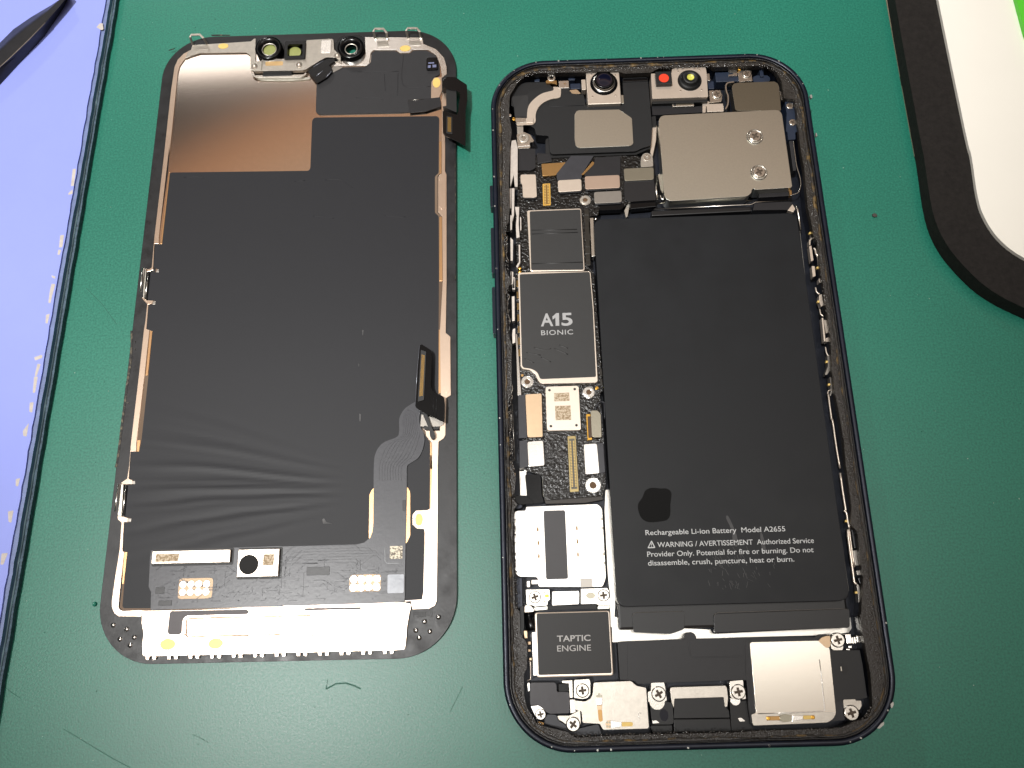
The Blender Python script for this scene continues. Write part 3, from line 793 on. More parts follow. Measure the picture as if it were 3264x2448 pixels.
# ribbon cable standing off the edge at the top
rib = poly("ribbon_cable", [(31.99,54.28),(32.19,55.90),(33.08,56.85),(35.16,56.68),(37.83,54.50),(37.91,50.16),(37.51,47.67),(37.42,38.15),(36.11,39.19),(33.01,40.96),(32.37,41.99),(32.35,47.84),(35.50,46.49),(35.84,47.72),(35.90,49.77),(36.18,51.14),(36.24,52.40),(35.40,52.96),(33.78,53.29),(33.08,53.55)], 3.2, 3.4, GLOSSBLACK, dsp, 0.3, 0.06)
poly("ribbon_roll", [(31.89,56.66),(32.98,57.67),(34.98,57.49),(35.32,53.74),(35.42,47.30),(32.11,49.01),(33.00,49.09),(32.99,54.05),(32.10,53.85)], 1.25, 3.2, BLACK, dsp, 0.2, 0.3)
connector("connector", [(33.11,46.16),(34.48,45.89),(34.47,41.40),(33.06,41.67)], 3.4, 3.6, rib, 3, 16, shell=BLACK)

# lower connector on its black ribbon
grey = poly("curved_ribbon", sm([(26.51,-21.19),(24.54,-22.43),(23.53,-23.87),(23.20,-25.14),(23.24,-27.32),(22.79,-28.61),(20.27,-29.62),(18.98,-30.89),(18.33,-32.57),(18.20,-34.51),(18.23,-37.58)]) + [(18.27,-38.98),(18.40,-46.19),(18.27,-47.88),(17.83,-49.13),(16.67,-50.03),(15.16,-50.36),(0.39,-50.42),(-0.15,-50.34),(-25.84,-50.59),(-25.93,-52.09),(-25.79,-54.25),(-25.60,-57.70),(-25.02,-58.69),(-24.77,-62.09),(1.06,-61.84),(17.69,-61.75),(24.83,-61.55)] + sm([(24.92,-61.23),(24.94,-50.08),(24.98,-44.65),(24.99,-37.75),(25.00,-34.94),(25.60,-34.25),(27.15,-33.23),(28.01,-31.74),(28.48,-29.79),(28.35,-27.99),(27.69,-26.71),(27.37,-24.88),(27.60,-23.24)]), 1.06, 1.4, BOARDFLEX, dsp, 0.15, 0.05)
poly("oval_window", [(18.02,-39.14),(25.20,-39.07),(25.68,-40.15),(25.81,-48.87),(25.03,-50.44),(17.54,-49.31),(17.41,-40.47)], 1.0, 1.16, RAILTAN, dsp, 0.4, 0.02)
bm = bmesh.new()
def ridge(path, w=0.09, z=1.40, h=0.06):
    P = [Vector(q) for q in path]
    a, b = [], []
    for i, q in enumerate(P):
        d = (P[min(i + 1, len(P) - 1)] - P[max(i - 1, 0)]).normalized()
        nr = Vector((-d.y, d.x)) * w / 2
        a.append(tuple(q + nr)); b.append(tuple(q - nr))
    prism("", a + b[::-1], z - 0.02, z + h, None, None, 0.03, bm=bm)
lft = [(26.51,-21.18),(24.53,-22.42),(23.53,-23.86),(23.20,-25.13),(23.24,-27.31),(22.79,-28.60),(20.26,-29.61),(18.98,-30.89),(18.32,-32.56),(18.20,-34.51),(18.23,-37.58)]
rgt = [(27.60,-23.24),(27.36,-23.96),(27.37,-24.87),(27.69,-26.70),(28.13,-27.44),(28.39,-27.98),(28.47,-29.78),(28.00,-31.74),(27.15,-33.22),(24.99,-34.93),(24.99,-37.74)]
for k in range(2, 11):
    t = k / 12
    ridge(sm([(a[0] + (b[0] - a[0]) * t, a[1] + (b[1] - a[1]) * t) for a, b in zip(lft, rgt)][1:], 3), 0.14)
# circuit relief on the lower board
rt = random.Random(8)
q0, q1 = [(-24.62,-54.27)][0], [(23.98,-60.89)][0]
yb = [(-23.93,-60.98)][0][1]
for k in range(95):
    x, y = rt.uniform(q0[0], q1[0]), rt.uniform(yb, q0[1] + 0.5 + (1.6 if rt.random() < 0.3 else 0))
    path = [(x, y)]
    for s_ in range(rt.randint(1, 4)):
        ang = rt.choice((0, 0, 0, math.pi / 4, -math.pi / 4, math.pi / 2))
        ln = rt.uniform(0.6, 3.2)
        x, y = x + ln * math.cos(ang), y + ln * math.sin(ang) * 0.7
        if not (q0[0] < x < q1[0] and yb < y < q0[1] + 2.2):
            break
        path.append((x, y))
    if len(path) > 1:
        ridge(path, rt.uniform(0.08, 0.16))
for k in range(130):
    x, y = rt.uniform(q0[0], q1[0]), rt.uniform(yb, q0[1])
    prism("", circle((x, y), rt.uniform(0.08, 0.16), 7), 1.38, 1.46, None, None, 0.02, bm=bm)
finish("circuit_relief", bm, BOARDFLEX, grey, stuff=True)
xa, xb = [(0.42,-51.02)][0], [(20.43,-51.47)][0]
bm = bmesh.new()
for k in range(7):
    y = xa[1] + 0.5 - k * 0.55
    x1 = xb[0] - rt.uniform(0, 6)
    x0 = xa[0] + rt.uniform(-1, 8)
    ridge([(x0 - 2, y - 2), (x0, y), (x1, y), (x1 + 0.8, y - 0.8)], 0.12)
finish("circuit_relief", bm, BOARDFLEX, grey, stuff=True)
for q in ([(-24.22,-57.76),(-22.46,-57.77),(-22.38,-59.04),(-24.12,-59.07)], [(-23.32,-60.35),(-20.74,-60.37),(-20.71,-61.34),(-23.32,-61.32)], [(5.50,-54.54),(10.02,-54.56),(10.02,-56.17),(5.48,-56.16)], [(24.19,-41.71),(24.88,-41.73),(24.88,-43.88),(24.23,-43.86)]):
    box("component_outline", q, 1.38, 1.47, FLEXDARK, grey, 0.12, 0.04)
def chip(q, name="driver_chip", z=2.2, m_=CREAM, well=1.0):
    pts = rect(q)
    x0, y0, x1, y1 = pts[0][0], pts[0][1], pts[2][0], pts[2][1]
    o = prism(name, rnd(pts, 0.1), 1.3, z, m_, dsp, 0.06)
    prism("chip_well", rnd([(x0 - 0.25, y0 - 0.45), (x1 + 0.5, y0 - 0.45), (x1 + 0.5, y1 + 0.45), (x0 - 0.25, y1 + 0.45)], 0.4), 1.38, 1.43, BLACK, o, 0)
    return o
c1 = chip([(-25.27,-50.93),(-9.69,-50.82),(-9.67,-53.27),(-25.14,-53.37)])
box("etched_mark", [(-24.53,-51.40),(-19.90,-51.41),(-19.80,-52.96),(-24.40,-52.99)], 2.15, 2.215, ETCH, c1, 0, 0)
lettering("chip_print", "001", [(-11.51,-51.58),(-10.49,-52.10)], 2.22, c1, ETCH)
c2 = chip([(-8.07,-50.99),(0.01,-50.92),(0.07,-56.19),(-8.02,-56.26)])
box("etched_mark", [(-3.12,-51.93),(-0.93,-51.95),(-0.84,-54.18),(-3.01,-54.16)], 2.15, 2.215, ETCH, c2, 0, 0)
disc("redaction_dot", [(-5.84,-53.89)][0], 1.92, 2.18, 2.24, REDACTION, c2, 0.0, 40)  # redaction dot added over the chip's code, no real sticker
pk = box("contact_pocket", [(-19.85,-56.16),(-13.02,-56.21),(-12.78,-60.17),(-19.56,-60.14)], 1.36, 1.43, mat("pocket_bronze", (150, 128, 104), 0.4, 0.6), grey, 0.7, 0.03)
for q in [(-18.79,-57.36),(-17.23,-57.36),(-15.72,-57.36),(-14.13,-57.37),(-18.74,-58.86),(-17.23,-58.86),(-15.68,-58.86),(-14.17,-58.86)]:
    disc("contact_dot", q, 0.68, 1.42, 1.52, STEEL_BRIGHT, pk, 0.04, 20)
pk = box("contact_pocket", [(13.92,-56.20),(20.22,-56.26),(20.26,-59.60),(14.04,-59.54)], 1.36, 1.43, mat("pocket_bronze", (150, 128, 104), 0.4, 0.6), grey, 0.7, 0.03)
for q in [(14.85,-57.12),(16.36,-57.13),(17.87,-57.13),(19.41,-57.13),(14.86,-58.69),(16.34,-58.69),(17.83,-58.69),(19.35,-58.69)]:
    disc("contact_dot", q, 0.72, 1.42, 1.52, STEEL_BRIGHT, pk, 0.04, 20)
box("speckled_label", [(21.86,-50.81),(24.35,-50.86),(24.36,-53.36),(21.86,-53.37)], 1.38, 1.43, WHITEPATCH, grey, 0, 0)
tube("white_bracket_line", [(x, y, 1.41) for x, y in sm([(20.86,-51.06),(20.92,-53.47),(21.08,-53.89),(21.59,-54.18),(24.20,-54.24)], 3)], 0.06, mat("white_ink", (190, 194, 196), 0.5), grey, 6)
TAPE_GLARE = mat("clear_tape", (205, 210, 218), 0.09, 0.0, var=0.2, vscale=250, bump=0.10, bscale=260)  # near-white base puts the glare into the tape's colour
box("clear_tape", [(21.57,-56.33),(24.67,-56.36),(24.84,-59.94),(21.45,-59.95)], 1.38, 1.48, TAPE_GLARE, grey, 0.3, 0.05)

bl = poly("connector_ribbon", [(27.48,-9.32),(27.98,-9.14),(29.88,-10.53),(30.08,-11.57),(29.94,-18.47),(30.39,-19.59),(32.69,-20.79),(32.83,-22.76),(32.70,-26.23),(32.00,-25.96),(29.28,-24.49),(28.31,-23.95),(26.93,-23.06),(26.72,-22.42),(27.06,-14.87)], 3.0, 3.2, GLOSSBLACK, dsp, 0.35, 0.06)
prism("ribbon_leg", rnd([(28.04,-23.73),(29.10,-24.27),(30.18,-27.19),(30.80,-28.46),(30.63,-29.35),(30.10,-29.55),(29.70,-28.79),(29.74,-27.90)], 0.4), 1.2, 2.4, BLACK, dsp, 0.1)
poly("ribbon_foot", [(28.06,-26.75),(28.67,-26.41),(29.38,-26.79),(31.49,-26.84),(31.41,-27.29),(28.68,-27.31)], 1.1, 1.7, BLACK, dsp, 0.2)
poly("ribbon_back", [(27.79,-23.99),(29.00,-24.21),(32.36,-25.66),(32.36,-26.30),(31.48,-26.64),(27.61,-26.54)], 1.05, 1.5, GREYSTIFF, dsp, 0.3)
connector("connector", [(27.79,-10.41),(28.95,-10.86),(28.58,-21.44),(27.28,-21.74)], 3.2, 3.45, bl, 3, 38, shell=BLACK)
for q in ([(30.48,-19.88),(30.46,-24.88)], [(31.13,-20.17),(31.09,-25.17)]):
    tube("ribbon_crease", [(x, y, 3.2) for x, y in q], 0.04, FLEXDARK, bl, 5)
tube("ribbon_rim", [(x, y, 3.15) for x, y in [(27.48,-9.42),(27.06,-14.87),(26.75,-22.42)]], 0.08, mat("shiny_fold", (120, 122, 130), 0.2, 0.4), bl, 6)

# bright bracket along the bottom
tooth_top = []
def teeth(x0, y0, x1, y1, n):
    out = []
    for k in range(n):
        for j in (0, 1):
            t = (k + 0.12 + j * 0.32) / n
            x, y = x0 + (x1 - x0) * t, y0 + (y1 - y0) * t
            out += [(x - 0.4, y), (x - 0.25, y - 0.55), (x + 0.2, y - 0.55), (x + 0.3, y)]
    return out
tl, tr = [(-24.86,-70.74)][0], [(24.99,-70.57)][0]
PEACH = mat("peach_steel", (238, 214, 194), 0.30, 1.0, var=0.05, vscale=1800, bump=0.012, bscale=3000)
bb = prism("bottom_bracket", [(24.98,-70.41),(25.21,-69.48),(25.49,-66.34),(25.86,-63.50),(26.10,-62.86),(26.01,-62.06),(24.84,-61.75),(1.08,-61.88),(1.10,-62.20),(-15.25,-62.33),(-25.77,-62.20),(-26.27,-62.25),(-26.16,-64.46),(-25.64,-66.53),(-25.69,-68.42),(-25.51,-70.07),(-25.21,-70.55)] + teeth(tl[0], tl[1], tr[0], tr[1], 12), 0.95, 1.5, PEACH, dsp, 0.05)
poly("dark_window", [(-20.88,-62.58),(-20.57,-62.37),(-5.91,-62.38),(-5.39,-62.67),(-5.39,-63.07),(-5.76,-63.30),(-17.40,-63.31),(-18.10,-63.83),(-18.28,-64.63),(-18.18,-66.53),(-18.65,-66.84),(-20.72,-66.80),(-21.00,-66.16)], 1.42, 1.53, SLATE, bb, 0.3, 0.0)
box("dark_window", [(5.31,-62.45),(16.56,-62.37),(16.49,-62.74),(5.38,-62.98)], 1.42, 1.53, SLATE, bb, 0.2, 0.0)
poly("raised_panel", [(-17.72,-64.01),(-17.18,-63.62),(1.27,-63.65),(18.14,-63.66),(18.57,-67.15),(1.47,-67.07),(1.48,-67.18),(-16.60,-67.28),(-17.11,-67.11),(-17.36,-66.71)], 1.45, 1.85, PEACH, bb, 0.5, 0.22)
for q in ([(-17.10,-66.95),(-17.39,-64.34),(-16.97,-63.92),(-12.16,-63.84),(1.29,-63.86),(6.75,-63.77)], [(-17.64,-66.70),(-16.75,-67.32),(-11.97,-67.23),(1.42,-67.23),(3.39,-67.11)]):
    tube("panel_edge", [(x, y, 1.87) for k_, (x, y) in enumerate(q)], 0.14, mat("tan_edge", (176, 140, 110), 0.6, 0.0), bb, 6)
for q in ([(-8.31,-67.14),(-5.26,-67.12),(-5.20,-67.99),(-7.42,-67.99),(-8.28,-67.56)], [(4.90,-67.18),(7.13,-67.19),(7.40,-67.78),(5.76,-67.90)]):
    poly("solder_tag", q, 1.45, 1.9, COVER_DARK, bb, 0.1, 0.1)
for q in [(-32.02,-64.77),(-29.29,-65.61),(-30.38,-67.43),(-27.62,-67.15),(-28.29,-68.58),(31.52,-64.59),(28.80,-65.41),(27.16,-67.00),(29.85,-67.27),(27.79,-68.40)]:
    lathe("corner_pin", q, [(0.5, 0.88, 1), (0.48, 0.93, 1), (0.42, 0.90, 1), (0.40, 0.99, 0), (0, 1.03, 0)], [STEEL_BRIGHT, BLACK], glass, 16)
lettering("bezel_print", "FS01-2", [(26.58,-63.57),(30.52,-64.61)], 0.915, glass, mat("dark_print", (20, 19, 20), 0.5), bold=0.01)

# ------------------------------------------------------------------ the opened phone body
ph = thing("smartphone_body", "opened dark blue phone body lying face up with its battery and circuit board showing", "smartphone", (32.79175, 53.06707, 0), -0.03683)
PW, PH_ = 71.5, 146.7
ZR = 7.0

# aluminium side band with rounded edges
out = rrect(0, 0, PW, PH_, 12.4, 18)
def inset(d, r):
    return rrect(0, 0, PW - 2 * d, PH_ - 2 * d, r, 18)
rings = [(0.35, 12.05, 0.0), (0.0, 12.4, 0.35), (0.0, 12.4, 6.55), (0.12, 12.3, 6.85), (0.4, 12.0, 7.0), (1.0, 11.4, 7.0), (1.1, 11.3, 6.85), (1.1, 11.3, 1.0)]
bm = bmesh.new()
prev = None
first = None
for d, r, z in rings:
    ring = [bm.verts.new((x, y, z)) for x, y in inset(d, r)]
    if prev:
        for i in range(len(ring)):
            bm.faces.new((prev[i - 1], prev[i], ring[i], ring[i - 1])).smooth = True
    else:
        first = ring
    prev = ring
bm.faces.new(first)
bandm = finish("side_band", bm, NAVY, ph)

# floor of the case
prism("case_floor", inset(1.1, 11.3), 0.9, 1.5, FLOOR_DARK, ph, 0)

# ledge that carried the display glue: a ring with a ragged inner edge
rl = random.Random(21)
LI = rnd([(-27.16,70.21),(-20.54,70.21),(-13.94,70.04),(-6.17,69.98),(-5.24,69.32),(0.78,69.35),(3.44,70.73),(6.64,70.67),(14.63,70.97),(15.33,70.18),(27.93,70.26),(29.29,68.65),(30.22,65.88),(30.26,61.38),(32.60,61.02),(32.68,58.62),(32.50,53.35),(32.33,48.17),(32.48,43.49),(32.11,34.09),(32.32,30.81),(32.46,26.91),(33.13,26.02),(33.10,23.57),(32.86,18.08),(33.07,14.73),(32.90,9.89),(33.09,6.12),(32.85,2.66),(32.26,-2.70),(32.16,-7.50),(32.38,-10.82),(32.60,-17.81),(32.28,-23.26),(32.32,-24.14),(32.29,-30.59),(31.65,-34.28),(32.76,-35.61),(32.39,-41.15),(32.66,-43.68),(32.31,-45.35),(31.64,-48.44),(31.18,-50.88),(30.93,-50.81),(31.00,-54.16),(31.09,-56.72),(31.36,-61.18),(31.06,-65.27),(30.88,-67.00),(29.76,-68.83),(27.30,-69.49),(24.43,-70.42),(9.94,-70.49),(5.18,-70.70),(-9.02,-70.61),(-17.65,-70.69),(-22.94,-70.87),(-24.50,-69.81),(-27.47,-69.09),(-29.75,-68.47),(-30.85,-66.78),(-31.58,-65.46),(-31.99,-63.56),(-31.95,-59.73),(-31.33,-58.86),(-31.13,-54.36),(-31.92,-53.43),(-32.40,-52.51),(-32.39,-50.52),(-32.40,-48.59),(-33.21,-47.80),(-33.30,-42.16),(-33.46,-38.01),(-33.30,-33.15),(-32.96,-29.38),(-32.22,-28.44),(-33.44,-27.03),(-32.78,-26.05),(-32.45,-23.02),(-32.98,-20.96),(-32.66,-21.57),(-33.56,-20.02),(-33.89,-17.88),(-33.71,-10.43),(-33.49,-7.68),(-32.89,-5.86),(-32.75,-3.95),(-32.63,0.75),(-32.49,4.51),(-33.49,8.29),(-33.39,16.89),(-32.50,18.13),(-32.34,20.76),(-32.50,19.37),(-33.47,21.99),(-33.38,31.24),(-32.50,32.62),(-32.15,36.00),(-32.13,40.57),(-32.12,43.02),(-31.77,49.83),(-31.66,52.35),(-31.17,54.73),(-31.71,59.82),(-31.40,64.51),(-29.56,67.84)], 0.35)
ledge = prism("glue_ledge", inset(1.1, 11.3), 5.0, 6.45, LEDGE, ph, 0.0, [LI])
# inner skirt of the case under the ledge
bm = bmesh.new()
a = [bm.verts.new((x * 1.004, y * 1.002, 5.2)) for x, y in LI]
b = [bm.verts.new((x * 1.01, y * 1.005, 1.0)) for x, y in LI]
for i in range(len(a)):
    bm.faces.new((a[i - 1], a[i], b[i], b[i - 1]))
finish("inner_skirt", bm, NAVY, ph)
# raised glue beads on the ledge: wavy ropes and crumbs
def around(d, r, n=420):
    base = inset(d, r)
    P = [Vector(q) for q in base]
    L = [0]
    for i in range(len(P)):
        L.append(L[-1] + (P[(i + 1) % len(P)] - P[i]).length)
    out_ = []
    j = 0
    for k in range(n):
        s_ = L[-1] * k / n
        while L[j + 1] < s_:
            j += 1
        t = (s_ - L[j]) / max(1e-6, L[j + 1] - L[j])
        out_.append(P[j].lerp(P[(j + 1) % len(P)], t))
    return out_
def wavy_ring(name, d, r, w0, w1, z0, z1, m_, seed, parent, jit=0.12, n=420):
    rg = random.Random(seed)
    A, B = around(d, r, n), around(d + 1.0, r - 1.0, n)
    o_, i_ = [], []
    j = 0.0
    wv = (w0 + w1) / 2
    for p, q in zip(A, B):
        dirn = (q - p).normalized()
        j = j * 0.7 + rg.uniform(-jit, jit)
        wv = max(w0, min(w1, wv + rg.uniform(-0.12, 0.12)))
        o_.append(tuple(p + dirn * (j - wv / 2)))
        i_.append(tuple(p + dirn * (j + wv / 2)))
    bm = bmesh.new()
    to, ti = [bm.verts.new((x, y, z1 + rg.uniform(-0.06, 0.06))) for x, y in o_], [bm.verts.new((x, y, z1 + rg.uniform(-0.06, 0.06))) for x, y in i_]
    bo, bi = [bm.verts.new((x, y, z0)) for x, y in o_], [bm.verts.new((x, y, z0)) for x, y in i_]
    for i in range(len(to)):
        bm.faces.new((to[i - 1], to[i], ti[i], ti[i - 1])).smooth = True
        bm.faces.new((bo[i - 1], bo[i], to[i], to[i - 1]))
        bm.faces.new((ti[i - 1], ti[i], bi[i], bi[i - 1]))
    return finish(name, bm, m_, parent)
wavy_ring("glue_rim", 1.35, 11.0, 0.35, 0.55, 6.3, 6.78, mat("rim_black", (12, 11, 12), 0.4, 0.0, bump=0.1, bscale=1500), 3, ledge, 0.03)
wavy_ring("dried_glue", 1.95, 10.5, 0.2, 1.2, 6.3, 6.60, GRIME, 5, ledge, 0.18)
bm = bmesh.new()
rc = random.Random(9)
ring_a, ring_b = around(2.1, 10.4, 3600), around(3.0, 9.5, 3600)
for p, q in zip(ring_a, ring_b):
    c = p.lerp(q, rc.uniform(0.0, 1.0))
    r = rc.uniform(0.06, 0.17)
    top = bm.verts.new((c.x, c.y, 6.45 + r * 0.9))
    rr = [bm.verts.new((c.x + r * 1.3 * math.cos(k * math.pi / 2.5 + c.x), c.y + r * 1.3 * math.sin(k * math.pi / 2.5 + c.x), 6.43)) for k in range(5)]
    for k in range(5):
        bm.faces.new((rr[k - 1], rr[k], top)).smooth = True
finish("glue_crumbs", bm, mat("crumb_gloss", (40, 36, 32), 0.16, 0.0, var=0.4, vscale=900), ledge, stuff=True)
# paint chips on the band
RIM = around(0.42, 12.0, 1200)
CHIPM = mat("bare_metal_chip", (176, 176, 170), 0.45, 0.7, var=0.2, vscale=2000)
for q in [(-17.80,73.26),(-8.92,73.35),(-1.12,73.57),(2.78,73.57),(-20.04,73.30),(-25.21,73.17),(-30.54,70.97),(-34.22,67.46),(-35.79,60.89),(-35.52,55.26),(-35.36,43.65),(3.99,73.59),(22.56,73.63),(25.57,73.62),(30.81,71.96),(35.01,67.67),(35.63,64.99),(-36.25,36.46),(-36.07,21.65),(-36.06,7.93),(-36.09,21.67),(-35.44,-10.94),(-35.23,-16.53),(-35.39,-38.72),(-34.74,-65.06),(-27.38,-72.49),(-23.14,-72.91),(-19.03,-72.98),(-16.76,-73.04),(-3.02,-73.11),(11.59,-72.93),(35.61,-52.55),(11.60,-72.89),(27.96,-72.18),(33.63,-67.82),(25.77,-72.67)]:
    q = min(RIM, key=lambda v: (v.x - q[0]) ** 2 + (v.y - q[1]) ** 2)
    r = rl.uniform(0.10, 0.24)
    prism("paint_chip", [(q[0] + r * rl.uniform(0.6, 1.2) * math.cos(a_), q[1] + r * rl.uniform(0.6, 1.2) * math.sin(a_)) for a_ in (0, 1.1, 2.2, 3.3, 4.4, 5.4)], 6.5, 7.03, CHIPM, bandm, 0)
for q in ([(33.99,-66.47),(34.51,-66.12),(34.55,-66.62),(34.10,-67.26),(33.90,-67.04)], [(30.93,-70.53),(31.82,-69.70),(32.35,-69.43),(32.20,-70.00),(31.38,-70.57)], [(35.86,61.51),(36.36,61.71),(36.40,60.82),(36.04,60.72)], [(35.93,51.84),(36.19,51.72),(36.19,50.96),(35.91,50.97)]):
    prism("paint_chip", rnd(q, 0.1), 6.4, 7.04, CHIPM, bandm, 0.02)
# side buttons
for q in ([(-36.33,42.42),(-36.34,37.15)], [(-36.15,32.07),(-36.17,21.37)], [(-36.17,18.13),(-36.11,7.60)]):
    y0, y1 = q[1][1], q[0][1]
    prism("side_button", rrect(-PW / 2, (y0 + y1) / 2, 1.3, y1 - y0, 0.3, 4), 2.4, 5.2, NAVY, ph, 0.2)

# ---------------- battery
bx = rect([(-13.93,33.25),(30.18,33.31),(29.75,-48.10),(-14.02,-48.31)])
battery = prism("battery", rnd(bx, 2.0, 6), 1.6, 5.2, BATTERY, ph, 0.0)
bvm = battery.modifiers.new("soft_edge", "BEVEL")
bvm.width, bvm.segments, bvm.limit_method, bvm.angle_limit = 1.5 * MM, 5, "ANGLE", math.radians(60)
for p_ in battery.data.polygons:
    p_.use_smooth = True
battery.modifiers.new("weighted", "WEIGHTED_NORMAL")
bot = bx[0][1]
prism("battery_fold", rnd([(bx[0][0] + 0.2, bot - 4.2), (bx[1][0] - 0.2, bot - 4.2), (bx[1][0] - 0.2, bot + 1.0), (bx[0][0] + 0.2, bot + 1.0)], 0.6), 1.6, 3.9, BATTERY_DARK, battery, 0.5)
for q in ([(-10.94,-49.39),(-1.12,-49.34),(-1.50,-52.63),(-4.13,-53.39),(-11.09,-52.90)], [(4.34,-49.94),(30.03,-49.65),(29.53,-53.14),(4.08,-53.40)]):
    t_ = poly("pull_tab", q, 3.8, 4.3, BATTERY_DARK, battery, 0.5, 0.08)
for q in ([(-11.06,-50.01),(-10.87,-49.54),(-10.36,-49.30),(-1.45,-49.33)], [(4.35,-50.42),(4.61,-49.95),(5.17,-49.75),(28.30,-49.64),(29.46,-49.78)]):
    tube("tab_edge", [(x, y, 4.28) for x, y in q], 0.05, mat("tab_shine", (110, 106, 100), 0.35), battery, 6)
def line_box(x0, x1, base, cap):
    return [(x0, base), (x1, base + cap)]
bl1 = [(-7.61,-34.92),(19.38,-34.96),(-5.48,-37.24),(24.59,-37.39),(-7.58,-38.97),(24.30,-39.15),(-7.54,-40.64),(20.41,-40.81)]
cap = ([(15.50,-34.02)][0][1] - [(15.39,-34.98)][0][1])
for k, body in enumerate(("Rechargeable Li-ion Battery  Model A2655", "WARNING / AVERTISSEMENT  Authorized Service", "Provider Only. Potential for fire or burning. Do not", "disassemble, crush, puncture, heat or burn.")):
    l_, r_ = bl1[2 * k], bl1[2 * k + 1]
    lettering("battery_print", body, line_box(l_[0], r_[0], (l_[1] + r_[1]) / 2, cap), 5.212, battery, bold=0.006)
tri = [(-6.54,-35.91),(-5.87,-37.44),(-7.47,-37.46)]
prism("warning_triangle", rnd(tri, 0.25), 5.19, 5.214, PRINT, battery, 0, [rnd([tuple(Vector(q) * 0.62 + (Vector(tri[0]) + Vector(tri[1]) + Vector(tri[2])) / 3 * 0.38) for q in tri], 0.2)])
lettering("warning_mark", "!", [(-6.70,-36.51),(-6.55,-37.21)], 5.213, battery, bold=0.01)
prism("redaction_patch", sm([(-5.17,-25.77),(-4.07,-25.94),(-2.84,-25.98),(-2.01,-26.72),(-2.12,-28.06),(-2.36,-29.17),(-2.51,-30.94),(-3.10,-32.02),(-4.34,-32.38),(-6.77,-32.47),(-8.15,-31.66),(-8.70,-30.09),(-8.61,-28.76),(-7.76,-27.67),(-7.11,-26.35),(-6.17,-25.81)], 3, True), 5.19, 5.216, mat("patch_black", (20, 20, 20), 0.75, 0.0, spec=0.15), battery, 0)  # redaction blot added over the wrap, not part of the battery
# rubbed scratches
SCUFF = mat("scuff_grey", (78, 78, 78), 0.6)
bm = bmesh.new()
rs = random.Random(5)
q0, q1 = [(3.62,-41.52)][0], [(14.41,-45.62)][0]
for k in range(70):
    x = rs.gauss((q0[0] + q1[0]) / 2, 3.0); y = rs.uniform(q1[1], q0[1] + 3)
    ln, an = rs.uniform(0.3, 1.3), rs.gauss(1.9, 0.35)
    dx_, dy_ = math.cos(an) * ln, math.sin(an) * ln
    w_ = 0.035
    prism("", [(x - w_, y), (x + w_, y), (x + dx_ + w_, y + dy_), (x + dx_ - w_, y + dy_)], 5.19, 5.211, None, None, 0, bm=bm)
finish("scuff_marks", bm, SCUFF, battery, stuff=True)
for q in ([(8.23,-32.13),(8.71,-31.81),(9.89,-35.24),(9.89,-37.41),(9.15,-37.17),(9.00,-34.34)], [(14.48,-35.37),(14.91,-35.38),(15.22,-38.42),(14.52,-38.83)]):
    prism("rub_mark", sm(q, 3, True), 5.19, 5.209, mat("rub_grey", (58, 58, 59), 0.55, vscale=700, rgb2=(76, 76, 77)), battery, 0)
tube("wrap_shine_line", [(x, y, 5.0) for x, y in [(30.22,29.08),(29.94,17.27),(29.91,-23.13),(30.02,-46.45)]], 0.06, mat("wrap_shine", (150, 146, 140), 0.3, 0.3), battery, 6)  # pale tubes paint the shiny line along the battery's long edges
tube("wrap_shine_line", [(x, y, 4.6) for x, y in [(-13.84,31.73),(-13.67,16.71),(-13.64,-8.67),(-13.73,-13.14),(-13.60,-33.47),(-13.40,-44.79)]], 0.06, mat("wrap_shine", (150, 146, 140), 0.3, 0.3), battery, 6)

# bright tray edges around the battery
poly("tray_edge", [(-14.57,-25.34),(-13.89,-25.36),(-13.97,-36.48),(-13.79,-44.48),(-14.00,-47.83),(-14.49,-51.84),(-15.11,-51.82),(-14.92,-45.41),(-15.09,-41.37),(-15.00,-29.76)], 1.5, 2.2, FLOOR, ph, 0.2)
poly("tray_edge", [(-14.83,-49.94),(-13.86,-49.97),(-11.92,-52.37),(-1.51,-52.33),(3.97,-52.79),(4.22,-53.58),(23.87,-53.16),(30.14,-52.06),(30.76,-51.14),(30.71,-53.17),(30.03,-54.01),(25.63,-54.36),(8.84,-54.31),(-0.72,-54.46),(-12.05,-54.47),(-14.96,-54.63)], 1.5, 2.0, FLOOR, ph, 0.3)
poly("tray_edge", [(-31.77,-21.06),(-30.31,-21.10),(-30.30,-26.11),(-31.66,-26.07)], 1.5, 2.4, FLOOR, ph, 0.1)
box("tray_edge", [(-30.22,-52.38),(-29.33,-52.40),(-29.60,-60.19),(-30.23,-60.18)], 1.5, 3.5, STEEL_BRIGHT, ph, 0.1)

# ---------------- main board
board = prism("logic_board", rnd([(-29.99,50.44),(-3.02,49.42),(0.20,46.70),(-0.03,38.61),(-6.06,38.00),(-7.07,36.78),(-12.49,36.87),(-12.79,34.90),(-14.66,34.76),(-15.78,22.70),(-14.56,21.46),(-14.12,1.78),(-14.07,-5.05),(-14.82,-5.94),(-14.52,-9.75),(-14.54,-16.14),(-14.60,-23.08),(-14.72,-25.13),(-15.40,-26.81),(-26.63,-27.41),(-27.13,-26.47),(-27.20,-22.37),(-30.82,-21.23),(-30.71,-5.99),(-31.12,-4.88),(-31.31,3.84),(-31.17,22.04),(-30.87,22.16),(-31.07,34.55),(-30.40,38.89)], 0.5), 2.6, 4.0, PCB, ph, 0.12)
tube("board_rim", [(x, y, 3.9) for x, y in [(-27.20,-22.43),(-27.13,-26.37),(-26.62,-27.31),(-16.49,-26.85),(-15.39,-26.71),(-14.73,-24.09)]], 0.08, COVER_DARK, board, 6)
